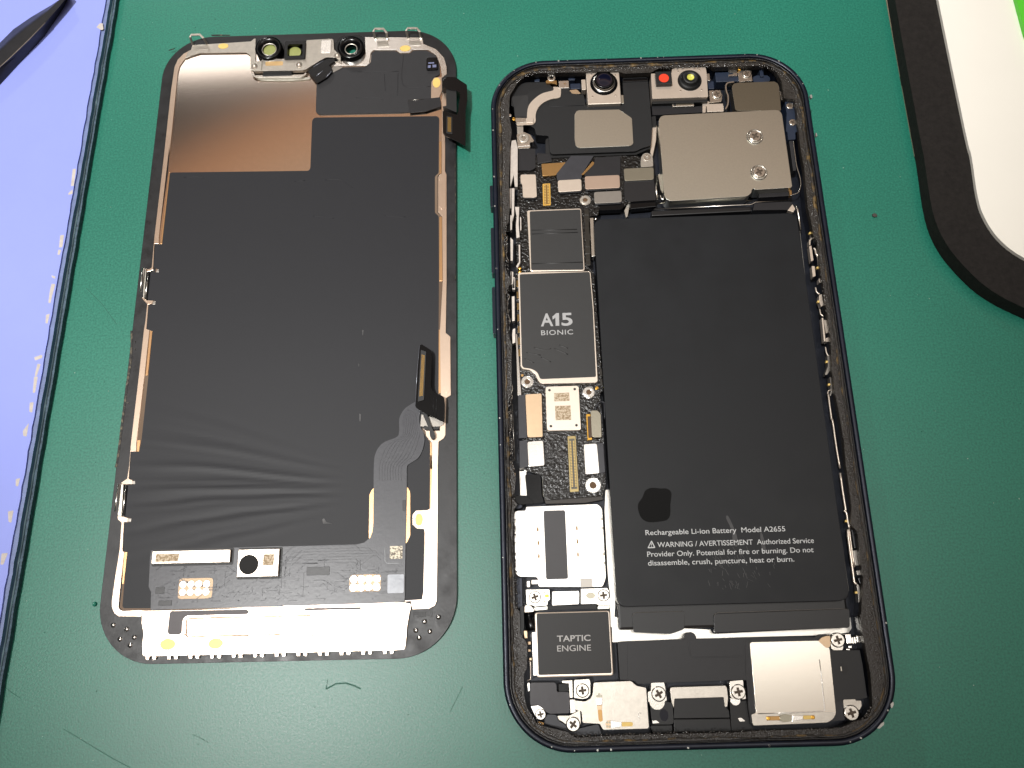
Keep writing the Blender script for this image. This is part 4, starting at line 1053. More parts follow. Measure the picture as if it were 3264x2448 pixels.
prism("board_skirt", rnd([(-26.93,-26.99),(-15.56,-26.55),(-15.28,-27.50),(-18.86,-28.07),(-26.63,-28.02)], 0.2), 1.6, 3.4, mat("board_edge", (44, 36, 28), 0.35), board, 0.05)

def shield(name, outline, sheet, z):
    o = poly(name, outline, 3.6, z, CREAM, board, 0.5, 0.1)
    poly("black_sheet", sheet, z - 0.02, z + 0.05, mat("shield_sheet", (38, 38, 38), 0.5, 0.0, var=0.05, vscale=300, bump=0.012, bscale=700), o, 0.4, 0.02)
    return o
su = shield("shield_can", [(-28.38,36.19),(-16.54,36.27),(-16.48,21.39),(-28.11,21.60)], [(-27.81,35.90),(-16.70,35.97),(-16.72,21.60),(-27.92,21.89)], 4.9)
sl = shield("shield_can", [(-30.77,21.28),(-28.18,21.31),(-15.35,21.08),(-15.10,12.39),(-15.15,-3.34),(-15.48,-3.73),(-26.63,-3.63),(-27.22,-3.05),(-27.86,-1.38),(-29.14,-0.47),(-30.33,-0.34),(-30.78,0.28),(-30.71,11.00)], [(-30.42,20.91),(-15.50,20.95),(-15.27,12.40),(-15.42,-2.53),(-26.85,-2.64),(-27.33,-1.30),(-28.01,-0.64),(-28.96,-0.24),(-30.18,-0.11),(-30.52,0.46),(-30.47,10.99)], 5.1)
for q in ([(-27.49,30.39),(-17.53,30.45)], [(-27.90,23.35),(-16.78,23.36)], [(-27.55,31.32),(-17.68,31.17)]):
    tube("sheet_fold", [(x, y, 4.72) for x, y in q], 0.26, MATS["shield_sheet"], su, 16)
for q in ([(-27.93,4.26),(-25.48,3.62),(-24.41,3.96)], [(-23.71,3.94),(-20.95,2.54)], [(-29.94,1.90),(-28.04,0.91)], [(-22.62,4.65),(-20.89,3.84)], [(-29.55,3.19),(-26.58,2.54)], [(-26.59,2.17),(-24.53,0.99)]):
    tube("sheet_fold", [(x, y, 4.98) for x, y in sm(q)], 0.20, MATS["shield_sheet"], sl, 14)
SILVER = mat("silver_print", (168, 168, 168), 0.5)
lettering("chip_name", "A", [(-26.31,8.96),(-23.71,11.74)], 5.162, sl, SILVER, bold=0.022)
prism("chip_name", [(-23.24,8.92),(-22.47,8.91),(-22.41,11.75),(-23.00,11.75),(-23.81,11.03),(-23.80,10.33),(-23.21,10.76)], 5.14, 5.163, SILVER, sl, 0)
lettering("chip_name", "5", [(-21.99,8.97),(-19.67,11.74)], 5.162, sl, SILVER, bold=0.022)
lettering("chip_name", "BIONIC", [(-26.32,6.93),(-19.67,7.98)], 5.162, sl, SILVER, bold=0.008, spacing=1.12)
for q in [(-30.31,22.59),(-30.34,21.79)]:
    disc("spring_contact", q, 0.32, 4.0, 4.7, GOLD, board, 0.1, 14)
disc("gold_dot", [(-15.27,-4.57)][0], 0.36, 3.9, 4.12, GOLD, board, 0.05, 14)
disc("test_point", [(-30.51,-1.33)][0], 0.28, 3.9, 4.1, COPPER, board, 0.05, 12)
# covers over the connectors along the top
for nm, q, m_, z in (("connector_cover", [(-29.56,45.08),(-26.16,45.00),(-26.11,39.49),(-26.64,39.26),(-29.16,39.35),(-29.20,42.56),(-29.56,43.10)], CREAM, 4.9),
                     ("connector_cover", [(-21.38,43.33),(-16.14,43.49),(-16.17,40.59),(-21.31,40.43)], CREAM, 4.9),
                     ("connector_cover", [(-15.36,44.12),(-7.63,44.20),(-7.72,41.02),(-15.37,40.88)], mat("peach_stiffener", (206, 182, 164), 0.34, 0.75, var=0.03), 4.9),
                     ("connector_cover", [(-6.63,45.72),(0.01,45.83),(-0.16,42.75),(-6.61,42.63)], mat("olive_stiffener", (150, 144, 128), 0.36, 0.8, var=0.04), 4.9),
                     ("connector_cover", [(-13.49,40.19),(-7.45,40.33),(-7.52,37.50),(-13.53,37.37)], GREYSTIFF, 4.8)):
    cv = poly(nm, q, 4.2, z, m_, board, 0.5, 0.05)
    prism("cover_lip", rnd([(x + (0.12 if x > 0 else 0.05), y - 0.22) for x, y in q], 0.5), 4.0, z - 0.25, FLEXDARK, cv, 0.05)
poly("copper_plate", [(-24.79,47.81),(-19.22,47.99),(-21.72,44.80),(-24.66,44.71)], 4.0, 4.6, COPPER, board, 0.3)
fx = poly("flat_cable", [(-18.12,49.49),(-13.09,49.30),(-15.88,44.78),(-16.17,43.55),(-21.45,43.43),(-21.53,45.10)], 4.4, 4.75, FLEX, board, 0.1, 0.04)
poly("copper_edge", [(-16.04,44.63),(-13.42,47.84),(-13.05,47.57),(-13.21,47.04),(-15.61,44.55)], 4.4, 4.8, COPPER, board, 0.1)
poly("flat_cable", [(-13.00,47.57),(-12.83,48.85),(-7.13,49.07),(-7.48,44.14),(-15.38,44.23),(-15.31,44.86)], 4.3, 4.7, FLEXDARK, board, 0.1, 0.04)
poly("flat_cable", [(-30.02,52.25),(-26.03,51.66),(-26.09,46.89),(-27.16,46.24),(-30.00,46.28)], 3.6, 4.6, FLEXDARK, board, 0.3, 0.1)
poly("flat_cable", [(-25.77,50.77),(-22.64,50.44),(-22.33,48.47),(-25.58,47.95)], 3.6, 4.4, FLEXDARK, board, 0.2, 0.1)
poly("folded_cable", [(-6.72,42.74),(-0.08,42.81),(-0.02,37.86),(-5.78,37.65),(-6.85,38.32)], 3.8, 4.6, mat("cable_black", (30, 30, 32), 0.32, 0.0, bump=0.02, bscale=400), board, 0.2, 0.15)
poly("folded_cable", [(-5.69,37.88),(0.03,38.09),(0.00,36.52),(-5.63,36.10)], 2.5, 4.1, GLOSSBLACK, ph, 0.2, 0.5)
poly("folded_cable", [(-12.47,37.45),(-7.05,37.46),(-7.00,36.87),(-7.70,36.06),(-12.55,36.03)], 2.5, 4.2, GLOSSBLACK, ph, 0.2, 0.4)
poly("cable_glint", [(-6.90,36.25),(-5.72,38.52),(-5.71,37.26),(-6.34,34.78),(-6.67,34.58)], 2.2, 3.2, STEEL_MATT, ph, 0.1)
connector("connector", [(-24.72,42.89),(-23.02,42.94),(-23.10,37.56),(-24.79,37.50)], 4.0, 4.4, board, 2, 12, shell=mat("yellow_shell", (224, 176, 84), 0.35, 0.3), body=mat("bronze_well", (128, 92, 38), 0.5, 0.1), pin=mat("yellow_pin", (240, 206, 120), 0.3, 0.3))
standoff(board, [(-15.46,38.61)][0], 1.2, 4.2, STEEL_MATT)
standoff(board, [(-29.53,-2.83)][0], 1.25, 4.2)
standoff(board, [(-16.99,-5.48)][0], 1.25, 4.2)
standoff(board, [(-17.16,-24.72)][0], 1.5, 4.2)
br = poly("screw_bracket", [(-2.76,47.27),(-2.54,48.55),(-1.92,49.29),(-1.15,49.47),(-0.33,49.01),(-0.01,48.24),(-0.06,45.99),(-2.82,45.88)], 3.8, 5.0, STEEL_MATT, board, 0.3, 0.2)
disc("rivet_ring", [(-1.34,48.22)][0], 0.85, 4.95, 5.1, STEEL, br, 0.06, 24, hole=0.35)
box("gold_terminal", [(-14.46,36.26),(-12.64,36.26),(-12.69,35.43),(-14.50,35.43)], 3.0, 3.7, GOLDPAD, ph, 0.1)
rod = poly("chrome_strip", [(-14.66,34.24),(-13.86,34.31),(-14.05,25.03),(-14.78,25.00)], 2.0, 4.2, STEEL, ph, 0.15, 0.3)
lathe("solder_ball", [(-13.38,33.93)][0], [(0.35, 3.4, 0), (0.45, 3.9, 0), (0.3, 4.3, 0), (0, 4.4, 0)], STEEL_BRIGHT, ph, 14)
rcap = random.Random(3)
CAPM = mat("component_dark", (40, 37, 32), 0.3, 0.0, bump=0.05, bscale=1200)
for k in range(9):
    t = k / 9
    a_, b_ = [(-16.21,35.70),(-16.54,21.87),(-14.73,35.64),(-15.18,21.82)][0], [(-16.54,21.87)][0]
    x, y = a_[0] + (b_[0] - a_[0]) * t + 0.9, a_[1] + (b_[1] - a_[1]) * t
    prism("capacitor", rrect(x, y, rcap.uniform(0.9, 1.4), rcap.uniform(1.2, 2.2), 0.15, 2), 3.9, rcap.uniform(4.2, 4.5), CAPM, board, 0.1)
for q in ([(-14.72,1.98),(-14.13,2.05),(-14.11,1.59),(-14.69,1.55)], [(-14.73,0.77),(-14.12,0.79),(-14.12,0.10),(-14.72,0.06)], [(-14.54,-0.53),(-14.02,-0.55),(-14.02,-2.21),(-14.55,-2.23)], [(-14.58,-2.74),(-14.05,-2.76),(-14.05,-4.23),(-14.58,-4.25)]):
    box("capacitor", q, 3.9, 4.4, CAPM, board, 0.1, 0.1)
for k in range(7):
    q = [(-30.97,19.12),(-30.95,0.92)]
    t = k / 7
    x, y = q[0][0] + (q[1][0] - q[0][0]) * t, q[0][1] + (q[1][1] - q[0][1]) * t
    prism("capacitor", rrect(x, y, 0.45, 1.5, 0.1, 2), 3.9, 4.4, mat("component_bronze", (120, 96, 58), 0.35, 0.6), board, 0.08)

# coded metal can and lower connectors
can = poly("metal_can", [(-25.86,-4.29),(-19.07,-4.28),(-19.06,-13.39),(-19.36,-13.59),(-25.87,-13.50)], 3.9, 5.0, CREAM, board, 0.6, 0.12)
for q in [(-25.07,-5.02),(-19.89,-4.96),(-25.06,-12.60),(-19.91,-12.58)]:
    disc("can_hole", q, 0.27, 4.95, 5.02, BLACK, can, 0, 14)
for q in ([(-24.18,-5.67),(-21.05,-5.67),(-21.08,-7.44),(-24.16,-7.42)], [(-24.06,-8.38),(-20.88,-8.39),(-20.95,-11.42),(-24.07,-11.41)]):
    box("etched_mark", q, 4.95, 5.012, ETCH, can, 0, 0)
fl = poly("flex_fold", [(-31.54,-5.83),(-30.04,-5.66),(-29.91,-14.84),(-31.62,-14.86)], 2.4, 4.8, FLEX, board, 0.1, 0.6)
poly("connector_cover", [(-30.01,-5.79),(-26.87,-5.67),(-26.71,-5.95),(-26.82,-14.60),(-27.03,-14.77),(-29.87,-14.75)], 4.2, 5.0, CREAMY, board, 0.4, 0.05)
poly("flex_fold", [(-31.53,-15.37),(-29.92,-15.33),(-29.87,-20.76),(-31.63,-21.02)], 2.4, 4.8, FLEX, board, 0.1, 0.6)
poly("connector_cover", [(-29.93,-15.66),(-26.75,-15.51),(-26.63,-20.62),(-29.82,-20.80)], 4.2, 5.0, STEEL_BRIGHT, board, 0.4, 0.05)
poly("flex_fold", [(-16.06,-16.34),(-14.69,-16.30),(-14.65,-22.33),(-15.89,-22.53)], 2.6, 4.8, FLEX, board, 0.1, 0.6)
poly("connector_cover", [(-18.65,-16.54),(-16.00,-16.42),(-15.83,-22.52),(-18.60,-22.64)], 4.2, 5.0, STEEL_BRIGHT, board, 0.4, 0.05)
cw = poly("connector_frame", [(-22.08,-14.35),(-19.84,-14.29),(-19.67,-26.16),(-22.07,-26.26)], 3.9, 4.12, PCB, board, 0.2, 0.05)
connector("connector", [(-21.78,-14.64),(-20.14,-14.60),(-20.05,-25.93),(-21.79,-26.01)], 4.0, 4.4, board, 2, 30, shell=mat("pale_gold_shell", (168, 150, 104), 0.35, 0.7), body=mat("grey_well", (92, 88, 76), 0.4), pin=GOLDPAD)
poly("board_swell", [(-26.37,-15.63),(-24.65,-15.60),(-24.68,-20.65),(-25.23,-21.66),(-26.58,-21.45)], 3.8, 4.5, PCB, board, 0.8, 0.3)
gb = poly("gold_frame", [(-17.81,-10.12),(-16.90,-10.11),(-16.84,-15.53),(-17.79,-15.58)], 3.9, 4.4, GOLD, board, 0.1)
poly("gold_well", [(-17.54,-10.66),(-16.93,-10.64),(-16.91,-15.11),(-17.60,-15.12)], 4.35, 4.45, mat("brown_well", (70, 46, 22), 0.4), gb, 0.1, 0)
poly("battery_plug", [(-16.90,-9.62),(-15.54,-9.59),(-14.89,-10.36),(-15.00,-15.22),(-16.58,-15.19),(-16.93,-14.72)], 4.3, 5.0, COVER_DARK, board, 0.3, 0.06)
tube("wire", [(x, y, 4.9) for x, y in sm([(-16.04,-9.49),(-15.55,-8.43),(-14.91,-7.83),(-14.22,-7.85),(-14.08,-8.39),(-14.17,-11.43)])], 0.12, FLEX, ph, 6)
tube("wire", [(x, y, 4.9) for x, y in sm([(-15.47,-8.44),(-14.91,-9.35),(-14.70,-10.16),(-14.69,-12.12)])], 0.10, FLEX, ph, 6)
poly("black_tape", [(-30.59,-22.02),(-27.48,-22.11),(-27.43,-26.31),(-26.97,-27.76),(-29.00,-27.96),(-30.33,-26.31)], 1.6, 3.6, GLOSSBLACK, ph, 0.4, 0.6)
poly("black_tape", [(-33.51,-26.92),(-32.82,-26.27),(-31.31,-26.31),(-29.98,-26.82),(-28.84,-28.04),(-32.03,-28.20)], 2.4, 4.2, GLOSSBLACK, ph, 0.6, 0.4)

# ---------------- card reader
sim = poly("card_reader", [(-30.61,-28.70),(-16.47,-28.57),(-15.69,-29.46),(-15.71,-42.66),(-16.41,-44.42),(-28.70,-44.09),(-28.74,-42.24),(-32.34,-42.05),(-32.98,-41.47),(-32.98,-29.85),(-32.49,-29.45),(-30.63,-29.43)], 2.4, 4.6, STEEL_BRIGHT, ph, 0.5, 0.12)
box("reader_window", [(-27.26,-29.60),(-23.04,-29.52),(-22.84,-42.71),(-27.09,-42.80)], 4.5, 4.62, mat("window_grey", (66, 65, 67), 0.5, var=0.05), sim, 0.4, 0)
for q in [(-28.44,-33.22),(-28.41,-35.81),(-28.40,-38.32),(-20.80,-33.19),(-20.81,-35.77),(-20.83,-38.27)]:
    prism("reader_slot", [(q[0] - 0.16, q[1] - 0.35), (q[0] + 0.16, q[1] - 0.35), (q[0] + 0.16, q[1] + 0.35), (q[0] - 0.16, q[1] + 0.35)], 4.55, 4.63, mat("slot_bronze", (128, 94, 40), 0.4, 0.6), sim, 0)
    tube("slot_edge", [(q[0] - 1.1, q[1] + 0.45, 4.6), (q[0] + 0.2, q[1] + 0.45, 4.6)], 0.05, COVER_DARK, sim, 5)
box("grey_tab", [(-20.59,-42.77),(-18.37,-42.75),(-18.33,-44.37),(-20.71,-44.43)], 4.5, 4.63, GREYSTIFF, sim, 0.1, 0)
box("latch", [(-30.90,-42.92),(-30.24,-42.89),(-30.28,-44.06),(-30.89,-44.09)], 2.4, 4.0, STEEL_BRIGHT, ph, 0.1)
box("latch", [(-29.99,-42.71),(-28.76,-42.71),(-28.79,-43.54),(-29.99,-43.54)], 2.4, 4.0, STEEL_BRIGHT, ph, 0.1)
for q in ([(-16.05,-31.26),(-15.76,-31.18),(-15.74,-31.68),(-15.99,-31.73)], [(-16.10,-33.08),(-15.73,-33.06),(-15.72,-33.42),(-16.05,-33.44)], [(-16.02,-37.99),(-15.72,-37.97),(-15.68,-38.49),(-16.01,-38.51)], [(-15.98,-39.69),(-15.72,-39.70),(-15.71,-40.18),(-15.94,-40.19)]):
    box("reader_notch", q, 4.5, 4.64, COVER_DARK, sim, 0, 0)
bkt = poly("mount_plate", [(-31.10,-44.58),(-26.64,-44.63),(-26.58,-46.50),(-26.97,-46.72),(-27.16,-47.58),(-29.51,-47.71),(-29.99,-47.43),(-31.03,-47.32)], 3.0, 4.8, STEEL_BRIGHT, ph, 0.2, 0.1)
screw(bkt, [(-29.42,-45.99)][0], 1.18, 4.8, 0.3)
for q in [(-27.61,-45.24),(-27.67,-46.86)]:
    disc("plate_hole", q, 0.22, 4.75, 4.82, COVER_DARK, bkt, 0, 12)
box("gold_slug", [(-27.52,-45.53),(-26.76,-45.52),(-26.77,-46.10),(-27.51,-46.10)], 4.7, 4.9, GOLD, bkt, 0.08, 0.05)
poly("mount_plate", [(-26.08,-45.05),(-21.05,-45.06),(-20.96,-45.54),(-21.07,-47.30),(-21.33,-47.49),(-26.19,-47.60)], 3.0, 4.6, STEEL_BRIGHT, ph, 0.2, 0.1)
bk2 = poly("mount_plate", [(-20.60,-44.70),(-15.60,-44.68),(-15.31,-45.23),(-15.21,-47.87),(-17.40,-47.84),(-17.70,-47.52),(-20.74,-47.52)], 3.0, 4.8, STEEL_BRIGHT, ph, 0.2, 0.1)
sl_ = rect([(-19.78,-45.39),(-17.83,-45.37),(-17.85,-46.58),(-19.79,-46.60)])
prism("plate_slot", rrect((sl_[0][0] + sl_[1][0]) / 2, (sl_[0][1] + sl_[2][1]) / 2, sl_[1][0] - sl_[0][0], sl_[2][1] - sl_[0][1], 0.9, 6), 4.75, 4.82, COVER_DARK, bk2, 0)
screw(bk2, [(-16.37,-46.02)][0], 1.15, 4.8, 0.1)
poly("navy_bracket", [(-33.09,-42.35),(-31.78,-42.30),(-31.85,-47.45),(-32.60,-48.05),(-33.14,-47.41)], 1.6, 4.6, NAVY, ph, 0.3, 0.3)
poly("navy_bracket", [(-32.98,-29.01),(-31.55,-28.97),(-31.20,-28.39),(-32.03,-28.12),(-32.55,-28.69)], 1.6, 4.6, NAVY, ph, 0.3, 0.3)
poly("dark_clip", [(-27.07,-47.56),(-25.11,-47.38),(-21.56,-47.78),(-19.94,-47.67),(-17.66,-47.57),(-17.71,-48.44),(-22.56,-48.39),(-24.35,-48.42),(-26.93,-48.35)], 2.4, 3.9, GLOSSBLACK, ph, 0.2, 0.3)
poly("mount_skirt", [(-29.67,-47.86),(-27.06,-47.69),(-27.08,-48.32),(-29.45,-48.45)], 2.4, 3.8, COVER, ph, 0.1)
poly("mount_skirt", [(-17.47,-47.87),(-15.19,-47.85),(-15.23,-48.48),(-17.50,-48.50)], 2.4, 3.8, COVER, ph, 0.1)
poly("mount_skirt", [(-31.37,-47.42),(-30.31,-47.45),(-29.53,-48.41),(-30.02,-48.71),(-31.49,-48.68)], 2.4, 3.8, CREAM, ph, 0.2)

# ---------------- vibration motor
tp = rect([(-29.51,-48.74),(-15.35,-48.93),(-15.36,-60.50),(-29.62,-60.50)])
tap = prism("vibration_motor", rnd(tp, 0.5), 2.0, 5.0, CREAM, ph, 0.2)
prism("motor_label", rnd(rect([(-29.13,-48.94),(-15.56,-49.15),(-15.73,-60.07),(-29.34,-60.03)]), 0.3), 4.95, 5.07, mat("motor_black", (27, 26, 26), 0.5, 0.0, var=0.06, vscale=500, bump=0.01, bscale=3000), tap, 0.02)
lettering("motor_print", "TAPTIC", [(-25.54,-54.20),(-19.27,-53.14)], 5.082, tap, mat("motor_silver", (190, 188, 186), 0.5), bold=0.016)
lettering("motor_print", "ENGINE", [(-25.58,-55.97),(-19.27,-54.92)], 5.082, tap, mat("motor_silver", (190, 188, 186), 0.5), bold=0.002)
tube("motor_roll", [(x, y, 3.6) for x, y in [(-30.51,-48.70),(-30.35,-51.21),(-30.29,-51.29),(-30.32,-52.10)]], 1.1, GLOSSBLACK, ph, 14)
poly("black_column", [(-32.33,-47.45),(-31.60,-47.47),(-31.64,-51.43),(-31.93,-53.43),(-32.40,-53.11),(-32.32,-50.03)], 2.0, 4.4, GLOSSBLACK, ph, 0.3, 0.4)

# ---------------- lower speaker
spk = prism("speaker_box", rnd([(-14.21,-54.57),(-2.13,-54.32),(9.81,-54.36),(23.45,-54.68),(24.15,-54.14),(24.86,-54.16),(25.50,-54.76),(25.35,-57.03),(30.70,-57.17),(30.84,-59.44),(30.88,-65.51),(28.81,-65.90),(26.78,-65.93),(26.25,-69.19),(23.75,-69.41),(9.14,-69.49),(8.99,-66.44),(9.25,-61.88),(5.88,-61.86),(-10.96,-62.09),(-11.85,-61.35),(-14.18,-61.29)], 0.3), 1.8, 4.6, PLASTIC_GREY, ph, 0.2)
for q in ([(-12.36,-54.52),(-1.12,-54.50),(-1.01,-57.27),(-0.47,-57.83),(8.61,-57.89),(9.12,-58.28),(9.00,-61.65),(5.85,-61.79),(-10.81,-61.99),(-11.41,-61.58),(-12.81,-61.32)], [(-0.76,-54.48),(8.81,-54.46),(9.29,-54.73),(9.10,-57.45),(8.80,-57.60),(-0.45,-57.59),(-0.74,-57.28)], [(9.55,-55.27),(10.06,-54.70),(10.85,-54.69),(10.45,-55.44),(10.23,-67.63),(9.21,-67.68),(9.13,-61.87),(9.33,-58.29)]):
    poly("speaker_panel", q, 4.5, 4.72, PLASTIC_GREY, spk, 0.4, 0.06)
disc("rubber_nub", [(-0.52,-54.24)][0], 1.1, 1.8, 4.5, PLASTIC_GREY, spk, 0.1)
sc_ = poly("speaker_cover", [(10.37,-55.51),(10.63,-55.26),(23.04,-55.31),(24.38,-55.95),(24.98,-56.72),(24.87,-59.87),(24.64,-67.80),(24.41,-68.38),(23.86,-69.01),(22.95,-69.50),(19.79,-69.56),(9.37,-69.71),(9.27,-67.79),(10.17,-67.62)], 4.5, 5.1, mat("satin_steel", (214, 206, 194), 0.22, 1.0, var=0.03, vscale=2500), spk, 0.4, 0.08)
tube("embossed_line", [(x, y, 5.08) for x, y in [(22.84,-58.62),(22.84,-61.01),(22.67,-67.32),(22.44,-67.58),(17.55,-67.70),(10.44,-67.72)]], 0.09, STEEL_BRIGHT, sc_, 6)
poly("cover_lip", [(9.24,-67.82),(23.85,-67.75),(24.46,-67.79),(24.19,-68.65),(22.85,-69.46),(9.40,-69.68)], 5.05, 5.2, STEEL_MATT, sc_, 0.2, 0.05)
poly("tan_tab", [(23.09,-55.38),(23.65,-54.79),(24.55,-54.51),(25.38,-54.46),(25.21,-56.42),(24.42,-56.70)], 4.6, 5.14, CREAMY, spk, 0.3, 0.04)
cl = box("spring_finger", [(11.93,-68.19),(14.32,-68.18),(14.24,-68.90),(11.85,-68.91)], 5.15, 5.4, COPPER, sc_, 0.1)
poly("spring_finger", [(14.25,-68.08),(15.20,-67.82),(16.48,-68.07),(16.28,-69.07),(15.03,-69.25),(14.23,-68.92)], 5.15, 5.7, COVER_DARK, sc_, 0.2, 0.15)
poly("spring_finger", [(16.54,-68.08),(18.52,-68.23),(18.44,-68.85),(16.41,-69.16)], 5.15, 5.5, STEEL_BRIGHT, sc_, 0.1)
box("spring_finger", [(18.60,-68.21),(20.72,-68.19),(20.63,-68.87),(18.52,-68.90)], 5.15, 5.4, GOLDPAD, sc_, 0.2)
disc("gold_tip", [(12.19,-68.52)][0], 0.35, 5.3, 5.65, GOLD, sc_, 0.1, 12)
disc("gold_tip", [(20.25,-68.53)][0], 0.35, 5.3, 5.65, GOLD, sc_, 0.1, 12)
b3 = poly("screw_tab", [(25.47,-54.53),(26.23,-54.20),(27.41,-54.23),(27.84,-55.13),(27.44,-57.09),(25.68,-57.07),(25.33,-56.73)], 4.0, 5.0, STEEL, ph, 0.3, 0.1)
screw(b3, [(26.68,-55.28)][0], 1.35, 5.0, 0.2)
for k, q in enumerate(([(28.58,-54.31),(29.62,-54.23),(29.42,-55.93),(28.49,-56.02)], [(29.61,-54.87),(29.96,-54.85),(29.89,-55.97),(29.52,-56.01)], [(30.09,-54.80),(30.41,-54.78),(30.37,-55.95),(29.99,-55.97)], [(30.56,-54.66),(31.32,-54.53),(31.36,-55.67),(30.43,-55.98)])):
    box("contact_spring", q, 2.6, 4.4 + 0.1 * (k % 2), STEEL if k else STEEL_BRIGHT, ph, 0.1, 0.15)
for q in ([(28.98,-56.37),(29.57,-56.36),(29.51,-56.77),(28.97,-56.80)], [(28.51,-56.89),(29.11,-56.89),(29.08,-57.16),(28.51,-57.17)]):
    box("bright_pin", q, 3.0, 4.0, STEEL_BRIGHT, ph, 0.05)
sp2 = poly("speaker_wing", [(25.08,-57.10),(30.58,-57.20),(30.70,-59.43),(30.71,-65.49),(28.64,-65.73),(26.47,-65.75),(24.80,-66.08),(24.94,-59.88)], 4.4, 4.9, PLASTIC, spk, 0.2, 0.06)
disc("wing_hole", [(27.15,-60.31)][0], 0.75, 4.85, 4.93, BLACK, sp2, 0, 20, ry=1.0)
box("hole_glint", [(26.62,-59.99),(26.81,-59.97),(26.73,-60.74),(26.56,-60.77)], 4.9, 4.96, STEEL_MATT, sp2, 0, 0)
t4 = poly("screw_tab", [(26.29,-65.89),(26.56,-65.68),(28.50,-65.66),(28.57,-65.95),(29.54,-65.98),(29.53,-66.78),(29.08,-67.49),(28.45,-67.62),(28.13,-68.77),(27.31,-69.07),(26.21,-68.73)], 3.6, 4.9, STEEL_MATT, ph, 0.2, 0.08)
screw(t4, [(27.43,-68.00)][0], 1.4, 4.9, 0.25)

# ---------------- charging port
port = poly("port_shell", [(-5.06,-63.01),(-4.73,-62.84),(5.16,-62.79),(5.40,-63.12),(5.45,-64.89),(5.14,-66.42),(4.76,-66.46),(4.68,-64.75),(-4.39,-64.79),(-4.63,-66.43),(-4.93,-65.37)], 2.6, 4.6, STEEL_MATT, ph, 0.2, 0.1)
poly("port_block", [(-4.33,-64.85),(4.73,-64.78),(4.87,-66.52),(5.44,-67.12),(5.47,-68.31),(-4.71,-68.21)], 2.2, 4.3, PLASTIC, ph, 0.3, 0.1)
poly("port_block", [(-4.63,-68.38),(5.74,-68.51),(5.74,-70.81),(-4.82,-70.70)], 1.8, 3.6, PLASTIC, ph, 0.2, 0.2)
t1 = poly("screw_tab", [(-8.49,-61.95),(-6.13,-61.92),(-5.98,-62.96),(-5.87,-65.03),(-6.54,-65.23),(-9.27,-65.24),(-9.23,-63.50),(-8.67,-63.34)], 3.0, 5.0, STEEL, ph, 0.15, 0.08)
screw(t1, [(-7.28,-63.88)][0], 1.35, 5.0, 0.5)
disc("collar", [(-7.58,-65.23)][0], 1.4, 2.4, 4.4, STEEL, ph, 0.1)
t2 = poly("screw_tab", [(5.93,-62.02),(8.41,-61.87),(8.39,-63.18),(8.67,-63.33),(8.60,-65.17),(6.23,-65.15),(5.79,-64.58)], 3.0, 5.0, STEEL, ph, 0.2, 0.08)
screw(t2, [(7.32,-63.88)][0], 1.35, 5.0, 0.15)
disc("collar", [(6.82,-65.38)][0], 0.9, 2.4, 4.3, STEEL_BRIGHT, ph, 0.1)
pb = poly("port_cheek", [(-8.92,-65.52),(-6.11,-65.22),(-4.73,-65.55),(-4.78,-69.05),(-5.49,-69.25),(-8.75,-69.17)], 1.8, 4.2, PLASTIC, ph, 0.3, 0.3)
disc("cheek_hole", [(-6.46,-67.62)][0], 0.8, 4.1, 4.23, LENS, pb, 0.0, 20, ry=1.05)
poly("port_cheek", [(-8.89,-69.38),(-4.91,-69.41),(-4.95,-70.79),(-8.69,-70.84)], 1.6, 3.2, PLASTIC, ph, 0.2, 0.2)
poly("port_cheek", [(5.89,-65.83),(8.98,-65.47),(9.21,-69.13),(9.68,-70.60),(5.78,-70.79)], 1.6, 3.6, BLACK, ph, 0.3, 0.3)
for q in ([(-8.70,-68.52),(-7.92,-68.46),(-7.41,-68.91),(-8.59,-69.03)], [(6.93,-68.46),(7.64,-68.41),(8.27,-69.01),(7.26,-69.05)]):
    poly("bright_pin", q, 3.2, 4.25, STEEL_BRIGHT, ph, 0.1, 0.15)

# ---------------- antenna plate, rubber pad and corner brackets
ap = poly("antenna_plate", [(-19.10,-61.64),(-12.17,-61.53),(-11.66,-62.02),(-11.14,-62.47),(-9.47,-62.77),(-9.46,-69.54),(-9.71,-69.77),(-17.81,-69.78),(-18.32,-68.74),(-21.47,-68.52),(-21.52,-66.56),(-22.63,-66.31),(-23.10,-64.61),(-20.84,-64.89),(-19.88,-64.47),(-19.37,-63.67)], 3.2, 4.8, STEEL_MATT, ph, 0.3, 0.12)
for q, m_ in (([(-18.91,-64.34),(-17.61,-64.30),(-17.76,-65.54),(-18.78,-65.59)], STEEL_BRIGHT), ([(-18.75,-65.59),(-17.76,-65.54),(-17.84,-66.38),(-18.59,-66.40)], CREAMY), ([(-18.59,-66.40),(-17.84,-66.38),(-17.79,-68.24),(-18.21,-68.45),(-18.53,-68.15)], COPPER),
              ([(-17.32,-68.68),(-16.98,-68.23),(-16.36,-68.20),(-16.41,-69.60),(-17.21,-69.48)], CREAMY), ([(-16.33,-68.20),(-14.36,-68.54),(-14.41,-69.33),(-16.38,-69.65)], STEEL_BRIGHT), ([(-14.33,-68.56),(-12.50,-68.59),(-12.29,-68.88),(-12.47,-69.31),(-14.38,-69.33)], GOLDPAD)):
    poly("spring_finger", q, 4.75, 4.95, m_, ap, 0.1, 0.05)
for q in [(-18.20,-63.67),(-18.58,-64.01),(-17.83,-64.00),(-18.22,-64.02),(-17.00,-68.55),(-17.04,-69.20),(-16.56,-68.56),(-16.60,-69.26)]:
    disc("weld_dot", q, 0.2, 4.78, 4.97, COVER_DARK, ap, 0, 10)
tube("embossed_mark", [(x, y, 4.8) for x, y in sm([(-11.05,-67.98),(-11.26,-67.54),(-10.99,-67.03),(-10.69,-67.26)])], 0.06, STEEL_BRIGHT, ap, 6)
